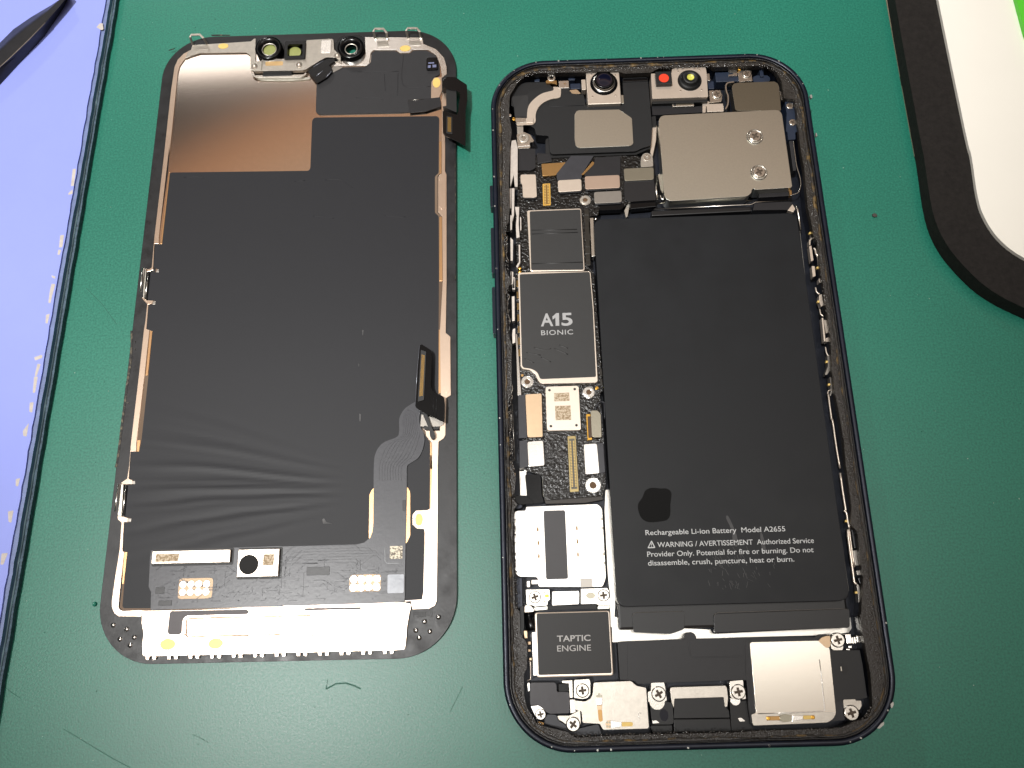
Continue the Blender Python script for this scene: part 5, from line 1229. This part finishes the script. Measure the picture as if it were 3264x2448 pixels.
t5 = poly("screw_tab", [(-22.67,-61.09),(-19.86,-60.99),(-19.71,-61.59),(-19.82,-63.66),(-20.43,-64.30),(-21.30,-64.43),(-22.85,-64.17)], 3.4, 4.9, STEEL, ph, 0.2, 0.1)
screw(t5, [(-21.23,-62.95)][0], 1.25, 4.9, 0.1)
poly("side_tab", [(-24.90,-61.18),(-23.00,-61.15),(-23.06,-64.19),(-23.61,-64.18),(-23.65,-61.66),(-24.91,-61.55)], 3.0, 4.5, STEEL, ph, 0.1)
poly("side_tab", [(-23.62,-64.48),(-22.60,-64.50),(-22.63,-66.70),(-23.58,-66.90)], 3.0, 4.5, STEEL_BRIGHT, ph, 0.1)
rp_ = poly("rubber_pad", [(-30.89,-61.62),(-30.59,-61.35),(-26.33,-61.43),(-26.00,-61.81),(-25.96,-63.11),(-23.89,-63.20),(-23.62,-63.43),(-23.76,-66.66),(-24.05,-66.83),(-27.33,-66.84),(-28.26,-66.40),(-28.85,-65.58),(-29.47,-65.27),(-30.95,-65.24)], 2.4, 4.6, mat("rubber_grey", (62, 60, 64), 0.42, 0.0, var=0.06, vscale=300, bump=0.12, bscale=160), ph, 0.3, 0.12)
poly("rubber_step", [(-25.61,-61.70),(-23.71,-61.67),(-23.70,-63.16),(-25.60,-63.19)], 2.4, 4.2, GLOSSBLACK, ph, 0.1, 0.1)
w5 = poly("corner_tab", [(-30.85,-65.45),(-29.39,-65.34),(-28.55,-65.95),(-28.19,-66.69),(-28.46,-67.56),(-29.25,-67.90),(-29.83,-67.67)], 2.6, 4.7, STEEL_BRIGHT, ph, 0.2, 0.1)
screw(w5, [(-29.10,-66.88)][0], 1.0, 4.7, 0.2)
poly("bright_pin", [(-29.79,-68.02),(-28.48,-68.42),(-28.65,-68.78),(-29.57,-68.46)], 3.0, 4.2, COPPER, ph, 0.1)
t6 = poly("corner_tab", [(-25.98,-67.21),(-23.76,-67.24),(-22.33,-66.54),(-21.85,-66.38),(-21.77,-68.45),(-22.07,-69.31),(-22.95,-69.69),(-23.94,-69.44),(-24.27,-68.82),(-25.89,-67.77)], 3.2, 4.7, STEEL_MATT, ph, 0.2, 0.1)
screw(t6, [(-23.22,-68.72)][0], 1.3, 4.7, 0.9)
poly("corner_base", [(-28.11,-66.96),(-26.08,-67.09),(-25.96,-67.97),(-24.28,-69.03),(-23.70,-69.91),(-21.81,-69.52),(-18.50,-68.81),(-17.99,-70.77),(-22.81,-70.95),(-24.94,-69.74),(-27.40,-68.95),(-28.64,-68.49)], 1.6, 3.8, mat("base_navy", (44, 46, 54), 0.4, var=0.1), ph, 0.5, 0.3)
poly("wall_strip", [(-31.35,-61.44),(-30.94,-61.30),(-30.99,-62.78),(-31.27,-62.92)], 2.0, 4.8, STEEL_BRIGHT, ph, 0.1)
tube("wire", [(x, y, 5.0) for x, y in [(-31.02,-57.55),(-30.63,-57.71),(-30.70,-60.71),(-31.37,-60.99)]], 0.14, CREAM, ph, 6)
for q in ([(-31.73,-52.05),(-31.06,-52.06),(-31.10,-53.45),(-31.70,-53.51)], [(-31.07,-54.06),(-30.48,-54.07),(-30.50,-54.61),(-31.05,-54.67)], [(-31.07,-55.43),(-30.56,-55.45),(-30.57,-55.90),(-31.05,-55.92)], [(-30.89,-56.96),(-30.37,-56.97),(-30.39,-57.42),(-30.86,-57.44)]):
    box("gold_clip", q, 2.4, 4.6, CREAMY, ph, 0.1)

# ---------------- upper end: earpiece box
ear = prism("earpiece_box", rnd([(-31.09,65.43),(-30.39,66.88),(-29.37,68.33),(-27.50,68.94),(-22.90,68.83),(-21.59,67.45),(-19.65,67.14),(-17.91,66.84),(-17.28,65.56),(-14.48,65.11),(-14.25,62.16),(-6.14,61.84),(-5.49,62.94),(-5.38,69.20),(0.38,69.20),(0.42,56.01),(-0.16,51.32),(-2.30,50.64),(-3.77,49.93),(-22.29,49.92),(-22.80,50.44),(-22.90,54.67),(-25.72,54.99),(-26.05,56.82),(-27.55,57.87),(-30.05,57.97),(-30.51,62.58),(-31.16,62.83)], 0.4), 2.0, 5.0, PLASTIC, ph, 0.25)
prism("earpiece_step", rnd([(-23.63,54.16),(-22.74,54.79),(-22.61,50.83),(-22.25,50.34),(-3.46,50.36),(-2.17,51.10),(-0.02,51.72),(-0.16,51.07),(-3.42,49.56),(-22.57,49.42),(-23.42,49.56),(-23.76,50.66)], 0.2), 1.8, 4.3, BLACK, ph, 0.1)
poly("foam_patch", [(-31.05,65.29),(-27.41,65.55),(-27.10,64.86),(-27.49,59.81),(-30.38,59.81),(-30.51,62.51)], 4.9, 5.08, mat("foam_black", (34, 33, 33), 0.7), ear, 0.3, 0.04)
tube("moulded_line", [(x, y, 5.0) for x, y in [(-22.73,63.17),(-22.47,62.26),(-14.63,62.29)]], 0.07, PLASTIC_GREY, ear, 6)
poly("gasket_strip", [(-5.36,68.93),(0.30,68.93),(0.31,68.06),(-5.38,68.01)], 4.9, 5.2, GLOSSBLACK, ear, 0.1, 0.1)
pl = poly("speaker_plate", [(-16.85,59.85),(-16.36,60.68),(-15.68,60.87),(-6.72,60.72),(-4.00,58.27),(-4.11,51.85),(-4.76,51.22),(-16.26,51.10),(-16.99,51.69),(-17.15,53.45)], 4.9, 5.25, COVER, ear, 0.4, 0.12)
af = poly("antenna_strip", sm([(-21.40,67.33),(-21.40,66.42),(-22.62,66.08),(-24.20,65.55),(-25.79,64.32),(-26.97,62.90),(-27.48,61.35),(-27.66,59.30)], 3) + [(-27.90,58.91),(-30.04,58.04),(-30.06,57.55),(-26.51,57.48),(-25.85,58.05)] + sm([(-25.70,58.60),(-25.62,60.38),(-24.90,62.10),(-23.50,63.40),(-21.73,64.14),(-20.46,64.27),(-19.79,64.88),(-19.62,67.15)], 3), 4.95, 5.25, CREAM, ph, 0.1, 0.05)
ck = box("contact_clip", [(-20.78,68.62),(-17.76,68.59),(-17.85,66.63),(-19.40,66.64)], 5.0, 5.6, STEEL_BRIGHT, ph, 0.1)
lettering("clip_mark", "+", [(-19.08,67.35),(-18.36,68.23)], 5.61, ck, COPPER)
poly("contact_clip", [(-23.07,68.74),(-22.51,69.13),(-20.57,68.75),(-20.52,67.72),(-21.57,68.11),(-22.94,68.16)], 5.0, 5.5, COPPER, ph, 0.1, 0.1)
disc("grommet", [(-21.72,69.50)][0], 0.95, 4.0, 5.7, STEEL, ph, 0.15, 20, hole=0.45)
poly("contact_clip", [(-30.58,59.32),(-27.89,59.15),(-27.83,58.10),(-30.05,57.86)], 5.0, 5.5, STEEL, ph, 0.1, 0.1)
box("contact_clip", [(-27.90,59.04),(-26.26,59.08),(-26.24,57.86),(-27.84,57.81)], 5.1, 5.6, CREAM, ph, 0.1)
disc("gold_tip", [(-30.63,58.92)][0], 0.42, 5.0, 5.7, GOLD, ph, 0.1, 14)
disc("bright_pin", [(-31.53,60.10)][0], 0.4, 3.6, 5.4, STEEL_BRIGHT, ph, 0.1, 12)
poly("contact_strap", [(-30.02,57.73),(-28.56,57.78),(-28.58,55.79),(-29.93,55.51)], 4.0, 4.7, STEEL_MATT, ph, 0.1, 0.1)
sb = poly("screw_bracket", [(-30.09,55.38),(-28.38,55.87),(-27.06,55.16),(-26.25,53.59),(-26.55,53.20),(-27.22,53.29),(-27.17,51.76),(-29.94,51.65)], 3.0, 4.9, STEEL, ph, 0.3, 0.2)
disc("bracket_ring", [(-28.52,54.31)][0], 1.15, 4.6, 5.1, STEEL_MATT, sb, 0.1, 24, hole=0.55)
screw(sb, [(-28.52,54.31)][0], 0.75, 4.75)
poly("bright_lip", [(-29.92,52.88),(-27.23,52.93),(-27.19,52.23),(-29.84,52.15)], 3.0, 5.0, STEEL_BRIGHT, sb, 0.1)

# ---------------- front camera block
fc = box("front_camera", [(-13.78,70.24),(-6.11,70.15),(-6.35,61.82),(-13.79,61.77)], 2.6, 6.0, CREAM, ph, 0.25, 0.12)
c_ = [(-9.88,67.20)][0]
lathe("lens_barrel", c_, [(3.15, 5.9, 0), (3.12, 6.15, 0), (2.5, 6.4, 0), (2.3, 6.42, 1), (2.2, 6.9, 1), (2.12, 7.2, 0), (1.95, 7.35, 0), (1.75, 7.28, 0), (1.2, 7.42, 2), (0, 7.5, 2)], [GLOSSBLACK, STEEL, LENS], fc, 40)
for q in [(-12.56,69.74),(-7.14,69.29),(-12.65,63.83),(-7.43,63.89)]:
    disc("weld_dot", q, 0.22, 5.95, 6.06, STEEL_BRIGHT, fc, 0.03, 10)
box("side_tab", [(-14.84,69.04),(-13.91,69.05),(-13.93,66.31),(-14.91,66.23)], 3.5, 5.2, CREAM, fc, 0.2)
box("side_tab", [(-6.09,64.52),(-5.41,64.60),(-5.55,62.35),(-6.14,62.26)], 3.5, 5.2, COVER, fc, 0.15)
poly("gold_shoe", [(-17.72,66.56),(-15.96,66.65),(-15.14,65.55),(-16.99,65.46)], 4.0, 4.9, CREAMY, ph, 0.2)
# ---------------- projector block with the red window
dp = poly("projector_block", [(1.02,69.41),(5.73,69.31),(5.91,70.36),(6.50,70.79),(13.57,70.67),(13.68,69.17),(13.41,62.71),(0.83,62.70)], 3.0, 6.0, CREAM, ph, 0.2, 0.12)
box("dark_block_strip", [(0.95,63.25),(13.52,63.27),(13.52,62.19),(0.96,62.01)], 2.4, 5.0, BLACK, ph, 0.1)  # black strip along the projector block's lower edge
rb = box("emitter_box", [(2.02,69.16),(5.50,69.15),(5.38,65.80),(1.72,65.72)], 5.9, 7.0, BLACK, dp, 0.15, 0.12)
disc("red_window", [(3.65,67.32)][0], 1.12, 6.9, 7.06, RED, rb, 0.04, 28)
c_ = [(9.64,67.16)][0]
lathe("lens_barrel", c_, [(2.75, 5.9, 0), (2.7, 6.2, 0), (2.3, 6.6, 0), (1.85, 6.75, 0), (1.8, 7.3, 0), (1.6, 7.45, 0), (0.8, 7.3, 0), (0.7, 7.12, 1), (0, 7.12, 1)], [BLACK, LEMON], dp, 36)
for q in [(7.26,69.73),(12.13,69.93),(12.15,64.64),(7.36,64.56)]:
    disc("weld_dot", q, 0.22, 5.95, 6.06, STEEL_BRIGHT, dp, 0.03, 10)
box("side_tab", [(13.93,69.53),(14.63,69.55),(14.49,67.63),(13.83,67.59)], 3.6, 5.2, STEEL, dp, 0.2)
cb = box("plug_bracket", [(5.53,63.29),(10.45,63.32),(10.37,61.47),(5.51,61.39)], 3.0, 4.6, STEEL, ph, 0.15)
box("plug_recess", [(6.49,62.83),(9.98,62.85),(9.92,61.79),(6.50,61.77)], 4.5, 4.63, COVER_DARK, cb, 0.05, 0)
box("plug_recess", [(5.87,62.40),(6.36,62.38),(6.29,61.60),(5.85,61.57)], 4.5, 4.64, BLACK, cb, 0.05, 0)
poly("dark_flex", [(0.93,62.38),(5.41,62.54),(5.53,61.63),(10.37,61.55),(12.52,61.81),(12.37,60.12),(0.93,59.79)], 2.2, 4.0, FLEXDARK, ph, 0.2)
poly("dark_flex", [(0.69,59.44),(1.66,59.62),(1.66,56.94),(0.68,56.76)], 2.2, 4.0, BLACK, ph, 0.2)
poly("white_strip", [(0.76,57.27),(1.77,57.34),(1.28,53.37),(0.20,49.25),(-0.19,50.36),(0.35,53.85)], 2.2, 3.6, CREAM, ph, 0.2)
# ---------------- fittings in the far corner
NAVYL = mat("navy_plastic", (34, 44, 62), 0.4, 0.1, var=0.15, vscale=300)
box("navy_block", [(16.11,70.25),(21.58,70.14),(21.41,67.62),(15.86,67.56)], 2.0, 4.6, NAVYL, ph, 0.2, 0.2)
poly("navy_block", [(24.55,68.75),(25.57,69.17),(28.10,69.07),(28.56,68.02),(28.09,67.30),(24.60,67.37)], 2.0, 4.4, NAVYL, ph, 0.4, 0.3)
box("navy_block", [(26.31,70.95),(27.13,70.96),(26.85,68.51),(26.03,68.47)], 2.0, 4.8, NAVYL, ph, 0.1)
for q in ([(-25.55,71.39),(-24.37,71.41),(-24.43,69.61),(-25.61,69.61)], [(-17.68,71.19),(-16.21,71.18),(-16.27,69.74),(-17.75,69.69)], [(-17.39,68.78),(-15.03,68.81),(-15.11,67.31),(-17.36,67.29)], [(14.29,68.05),(15.57,68.23),(15.57,66.17),(14.19,65.99)]):
    box("navy_block", q, 1.8, 4.2, NAVYL, ph, 0.15, 0.15)
poly("contact_clip", [(18.96,70.37),(20.20,70.48),(20.85,70.17),(20.86,68.68),(18.79,68.60),(18.83,68.99),(19.97,69.11),(20.01,69.52),(19.04,69.56)], 4.0, 5.2, STEEL, ph, 0.08, 0.06)
disc("gold_tip", [(21.39,70.26)][0], 0.42, 4.4, 5.6, GOLD, ph, 0.15, 14)
gbk = poly("screw_bracket", [(21.04,69.71),(22.01,70.01),(24.13,69.86),(24.12,67.06),(22.77,67.16),(21.09,66.84)], 3.6, 5.2, STEEL, ph, 0.3, 0.1)
screw(gbk, [(22.98,68.98)][0], 1.05, 5.2, 0.4)
sb2 = poly("screw_bracket", [(14.10,65.06),(16.60,65.10),(16.96,63.86),(16.56,62.07),(14.08,61.94),(14.03,63.07)], 3.4, 5.0, STEEL, ph, 0.2, 0.1)
screw(sb2, [(15.71,63.95)][0], 1.12, 5.0, 0.3)
box("white_shoe", [(13.33,61.76),(17.05,61.88),(16.97,59.86),(13.21,59.67)], 3.0, 4.6, CREAM, ph, 0.15)
poly("white_shoe", [(12.52,62.65),(13.70,62.83),(14.14,62.36),(13.19,61.50),(12.94,59.82),(12.26,59.78)], 3.0, 4.3, CREAM, ph, 0.15)
tube("thin_wall", [(x, y, 4.8) for x, y in sm([(19.82,66.80),(18.44,66.63),(17.89,65.90),(17.84,64.42),(18.09,63.05),(17.85,61.03),(17.18,59.72)])], 0.2, STEEL, ph, 4, flat=(0.28, 1.4))
poly("cover_cap", [(19.14,65.37),(19.68,66.26),(20.57,66.45),(28.89,66.48),(29.60,65.97),(29.83,64.94),(29.55,58.72),(19.34,59.16)], 3.0, 5.6, COVER_DARK, ph, 0.5, 0.25)
cc = poly("camera_cover", [(1.81,56.67),(2.14,57.77),(2.95,58.33),(28.20,58.78),(29.12,58.52),(29.52,57.58),(29.55,39.10),(21.52,38.83),(21.16,39.20),(20.70,38.87),(20.56,38.14),(19.61,37.34),(2.84,36.76),(1.95,37.27),(1.65,38.11)], 2.4, 5.9, COVER, ph, 0.5, 0.3)
for q in ([(22.79,51.96)][0], [(22.70,42.96)][0]):
    disc("screw_seat", q, 1.85, 5.8, 6.0, COVER, cc, 0.1, 30)
    lathe("seat_rim", q, [(1.85, 5.95, 0), (1.78, 6.2, 0), (1.6, 6.22, 0), (1.5, 5.95, 0)], STEEL, cc, 32)
    screw(cc, q, 1.38, 6.05, rl.uniform(0, 1.5))
poly("cover_side", [(0.98,44.44),(2.02,44.40),(1.81,39.30),(1.25,40.59)], 2.0, 4.2, COVER, ph, 0.1)
tube("cover_wire", [(x, y, 3.8) for x, y in sm([(1.13,39.38),(1.35,38.61),(1.97,38.17)])], 0.2, STEEL_BRIGHT, ph, 6)
tube("cover_wire", [(x, y, 3.6) for x, y in [(0.54,37.45),(1.77,37.62),(2.85,37.05),(19.36,37.60),(22.13,37.29)]], 0.10, COVER_DARK, ph, 6)
tube("cover_wire", [(x, y, 3.6) for x, y in [(-0.40,36.13),(20.92,36.50),(21.92,37.05),(29.76,37.12)]], 0.15, STEEL, ph, 6)
tube("cover_wire", [(x, y, 4.0) for x, y in [(0.72,44.21),(0.29,41.03),(0.36,38.29)]], 0.3, STEEL, ph, 6)
poly("dark_flex", [(22.78,39.47),(29.63,39.64),(29.64,38.16),(22.71,37.96)], 2.0, 4.0, FLEXDARK, ph, 0.1)
poly("dark_flex", [(21.51,36.46),(29.15,36.59),(29.76,36.26),(28.72,34.63),(20.96,34.81)], 2.2, 4.2, FLEXDARK, ph, 0.1, 0.3)
poly("battery_lid", [(-1.15,35.40),(20.58,35.65),(20.64,34.50),(-1.25,34.06)], 2.2, 4.4, BATTERY_DARK, ph, 0.3, 0.3)
poly("white_wedge", [(28.39,34.32),(29.57,35.73),(30.04,34.57),(29.52,33.81)], 3.6, 4.6, CREAM, ph, 0.1)
box("gold_slug", [(29.40,39.29),(29.93,39.38),(29.80,38.02),(29.29,37.97)], 3.4, 4.4, COPPER, ph, 0.1)
tube("side_wire", [(x, y, 4.6) for x, y in [(30.18,35.40),(30.51,34.35),(30.54,29.42)]], 0.26, STEEL, ph, 8)

# ---------------- navy rail with two screws along the long edge
nr = poly("navy_rail", [(30.78,61.25),(32.73,61.47),(33.08,59.93),(32.76,56.72),(32.92,54.51),(32.65,53.42),(32.14,53.23),(31.98,51.49),(30.32,51.40),(30.45,53.40),(30.16,53.63),(30.84,58.24)], 2.0, 5.2, NAVYL, ph, 0.15, 0.1)
screw(nr, [(31.77,60.14)][0], 0.85, 5.2, 0.4)
screw(nr, [(31.85,55.78)][0], 0.85, 5.2, 0.9)
poly("rail_rod", [(30.68,51.47),(31.66,51.43),(31.35,43.90),(30.68,43.82)], 3.0, 4.8, PLASTIC_GREY, ph, 0.1, 0.2)
tube("wire", [(x, y, 5.0) for x, y in sm([(31.54,51.31),(31.48,48.49),(31.50,44.84),(31.79,42.70),(31.87,40.59),(31.37,38.80),(30.73,38.12),(29.84,37.88),(29.19,37.62)])], 0.12, STEEL, ph, 6)
box("bright_pin", [(30.23,64.24),(30.46,64.23),(30.25,61.98),(30.00,61.94)], 3.0, 5.0, STEEL, ph, 0.05)
tube("navy_lip", [(x, y, 5.4) for x, y in sm([(29.67,67.83),(30.60,66.65),(30.81,64.37),(30.67,62.35),(32.73,61.93),(33.01,61.14)])], 0.22, NAVY, ph, 6)

# ---------------- thin metal contacts down both long walls
SHINE = STEEL_BRIGHT
WALLM = mat("tinned_contact", (222, 214, 206), 0.36, 0.55, var=0.12, vscale=900, bump=0.03, bscale=700)
def strips(z, items, m_=None, h=1.4):
    for q in items:
        poly("wall_contact", q, z - h, z, m_ or WALLM, ph, 0.08, 0.06)
strips(5.5, ([(-31.28,53.39),(-30.36,53.57),(-29.99,51.60),(-30.27,41.75),(-30.87,41.77),(-31.07,44.75),(-31.84,41.81),(-31.72,50.79)], [(-32.13,41.42),(-31.66,41.40),(-31.81,36.50),(-32.14,36.52)], [(-31.58,41.40),(-30.97,41.38),(-31.25,34.81),(-31.77,32.87),(-31.67,36.80)],
             [(-30.99,36.78),(-30.06,36.77),(-30.31,32.82),(-30.18,29.45),(-30.86,29.25),(-30.91,32.24),(-30.65,34.34)], [(-29.94,34.46),(-29.71,34.00),(-29.76,31.15),(-30.00,31.01)], [(-32.07,34.92),(-31.66,34.68),(-31.78,31.37),(-32.14,31.23)],
             [(-32.16,29.45),(-31.61,28.83),(-31.80,23.98),(-32.24,23.99)], [(-30.43,27.68),(-30.13,27.67),(-30.21,23.48),(-30.85,22.19),(-31.10,22.64),(-30.48,23.64)], [(-32.31,21.52),(-32.00,21.44),(-32.08,18.55),(-32.41,18.49)], [(-31.94,20.06),(-31.50,20.19),(-31.56,17.46),(-32.04,17.48)],
             [(-32.29,21.49),(-31.75,21.37),(-31.93,18.62),(-32.36,18.54)], [(-31.78,19.99),(-31.39,19.98),(-31.49,17.34),(-32.09,17.42)], [(-32.22,15.71),(-31.64,15.79),(-31.74,10.21),(-32.28,10.13)], [(-32.20,8.33),(-31.70,8.50),(-31.75,5.39),(-32.35,5.13),(-32.35,7.29)]))
strips(4.6, ([(-31.63,7.60),(-31.34,7.59),(-30.84,-5.75),(-31.61,-5.76)],), STEEL_BRIGHT, 2.0)
for q in ([(-32.86,30.02),(-32.88,29.27),(-33.21,28.39),(-33.13,27.35),(-33.04,26.47),(-33.24,25.59),(-33.05,24.85),(-32.82,24.40),(-32.82,23.67)], [(-32.75,16.20),(-32.81,15.42),(-33.24,14.47),(-33.13,11.77),(-32.80,10.80),(-32.73,9.94)], [(-32.81,-3.56),(-32.61,-4.54),(-32.91,-5.66),(-32.73,-6.31),(-33.15,-7.73)], [(-33.38,-19.77),(-33.02,-20.39),(-32.67,-21.47)]):
    tube("wall_spring", [(x, y, 5.2) for x, y in sm(q, 3)], 0.16, SHINE, ph, 6)
for q in ([(-33.67,-9.82),(-33.39,-9.83),(-33.43,-12.71),(-33.68,-12.70)], [(-33.17,-9.83),(-32.90,-9.84),(-32.97,-12.73),(-33.19,-12.72)], [(-33.64,-14.79),(-33.39,-14.79),(-33.43,-17.62),(-33.64,-17.61)], [(-33.15,-14.86),(-32.91,-14.87),(-32.98,-17.66),(-33.16,-17.66)]):
    poly("wall_contact", q, 4.0, 5.2, GREYSTIFF, ph, 0.03, 0.05)
tube("wall_line", [(x, y, 5.0) for x, y in [(-32.72,-7.69),(-32.68,-12.92),(-32.55,-19.45)]], 0.10, GREYSTIFF, ph, 6)
for q in [(-33.35,-9.55),(-33.33,-13.10),(-33.38,-17.98),(-33.38,-19.72)]:
    disc("wall_rivet", q, 0.28, 4.6, 5.4, STEEL_MATT, ph, 0.08, 10)
for q in ([(-33.39,31.09),(-33.18,31.08),(-33.14,30.03),(-33.37,30.04)], [(-32.69,-21.89),(-32.47,-22.05),(-32.54,-23.56),(-32.81,-23.56)]):
    box("gold_clip", q, 4.0, 5.2, CREAMY, ph, 0.05)
poly("black_socket", [(-33.39,31.98),(-32.58,32.85),(-32.26,32.24),(-32.23,30.89),(-33.31,30.93)], 3.0, 5.5, GLOSSBLACK, ph, 0.3, 0.3)
poly("black_socket", [(-33.42,17.62),(-32.80,18.46),(-32.29,18.01),(-32.45,16.80),(-33.44,16.84)], 3.0, 5.5, GLOSSBLACK, ph, 0.3, 0.3)
# far wall
strips(5.2, ([(32.60,29.57),(32.92,29.55),(32.94,27.80),(32.78,27.26),(32.15,26.61),(31.96,25.55),(31.72,25.56),(31.83,26.69),(32.56,27.41)], [(31.68,25.29),(32.18,25.41),(32.16,21.95),(31.64,21.71)], [(31.62,20.63),(32.25,20.63),(32.14,18.34),(31.54,18.10)],
             [(32.75,17.73),(33.10,17.72),(32.98,16.83),(32.69,16.84)], [(32.34,14.00),(32.88,14.11),(32.91,11.67),(32.39,11.31),(32.10,12.72)], [(32.18,8.85),(32.54,8.83),(32.31,3.62),(31.96,3.63)], [(32.59,8.33),(33.30,8.35),(33.30,5.64),(32.61,5.36)], [(32.40,4.31),(33.26,4.59),(33.18,3.64),(32.41,3.49)]), CREAM)
strips(5.2, ([(31.87,-38.99),(32.85,-38.91),(32.76,-41.79),(31.89,-41.83)], [(31.93,-42.77),(32.84,-42.71),(32.85,-43.55),(31.96,-43.61)], [(32.26,0.65),(32.61,0.64),(32.60,-2.30),(31.57,-3.61),(31.20,-3.48),(32.05,-1.80)], [(32.08,-4.11),(32.44,-4.00),(32.39,-6.90),(31.77,-8.08),(31.55,-8.07),(31.98,-6.88)], [(31.61,-45.25),(32.01,-45.47),(32.09,-48.60),(31.56,-48.58)]), GREYSTIFF)
for q, r in (([(32.54,24.68),(32.82,24.54),(32.91,23.34),(33.18,22.66),(33.10,18.85),(33.16,17.93)], 0.22), ([(31.78,15.70),(31.88,14.66),(32.41,14.13)], 0.18), ([(32.02,10.81),(32.06,9.66),(32.58,9.14)], 0.15), ([(32.07,2.39),(32.14,1.15),(32.34,0.40)], 0.15), ([(31.18,-7.70),(31.46,-6.99),(32.16,-6.89)], 0.13),
             ([(31.32,-7.70),(31.26,-10.20),(31.26,-12.69),(31.12,-12.92),(31.41,-13.28),(31.42,-18.18),(31.54,-22.99)], 0.2), ([(31.47,-23.87),(31.46,-27.92),(31.50,-31.14),(31.21,-31.29),(31.58,-31.81),(31.60,-33.24),(31.71,-34.77)], 0.22), ([(31.46,-34.98),(31.27,-36.28),(31.23,-42.71),(31.23,-44.92),(31.63,-45.14)], 0.24), ([(31.69,-34.88),(31.63,-37.59),(31.64,-42.08)], 0.16)):
    tube("wall_spring", [(x, y, 5.2) for x, y in sm(q, 3)], r, CREAM, ph, 6)
for q in [(31.32,-33.35),(31.31,-46.81),(31.91,-0.85),(31.72,-5.70),(31.92,12.43),(32.22,28.31),(32.76,20.17)]:
    disc("gold_tip", q, 0.26, 4.8, 5.4, GOLDPAD, ph, 0.08, 10)
for q in ([(32.72,26.76),(33.11,27.02),(33.53,26.33),(33.25,25.27),(32.66,25.43)], [(32.37,10.72),(32.87,10.95),(33.22,10.05),(32.67,9.44)], [(31.96,-34.80),(32.84,-34.72),(32.92,-38.72),(32.05,-38.70)], [(31.93,-44.01),(32.93,-43.82),(32.82,-44.98),(32.16,-45.38)]):
    poly("black_socket", q, 3.0, 5.4, GLOSSBLACK, ph, 0.3, 0.3)
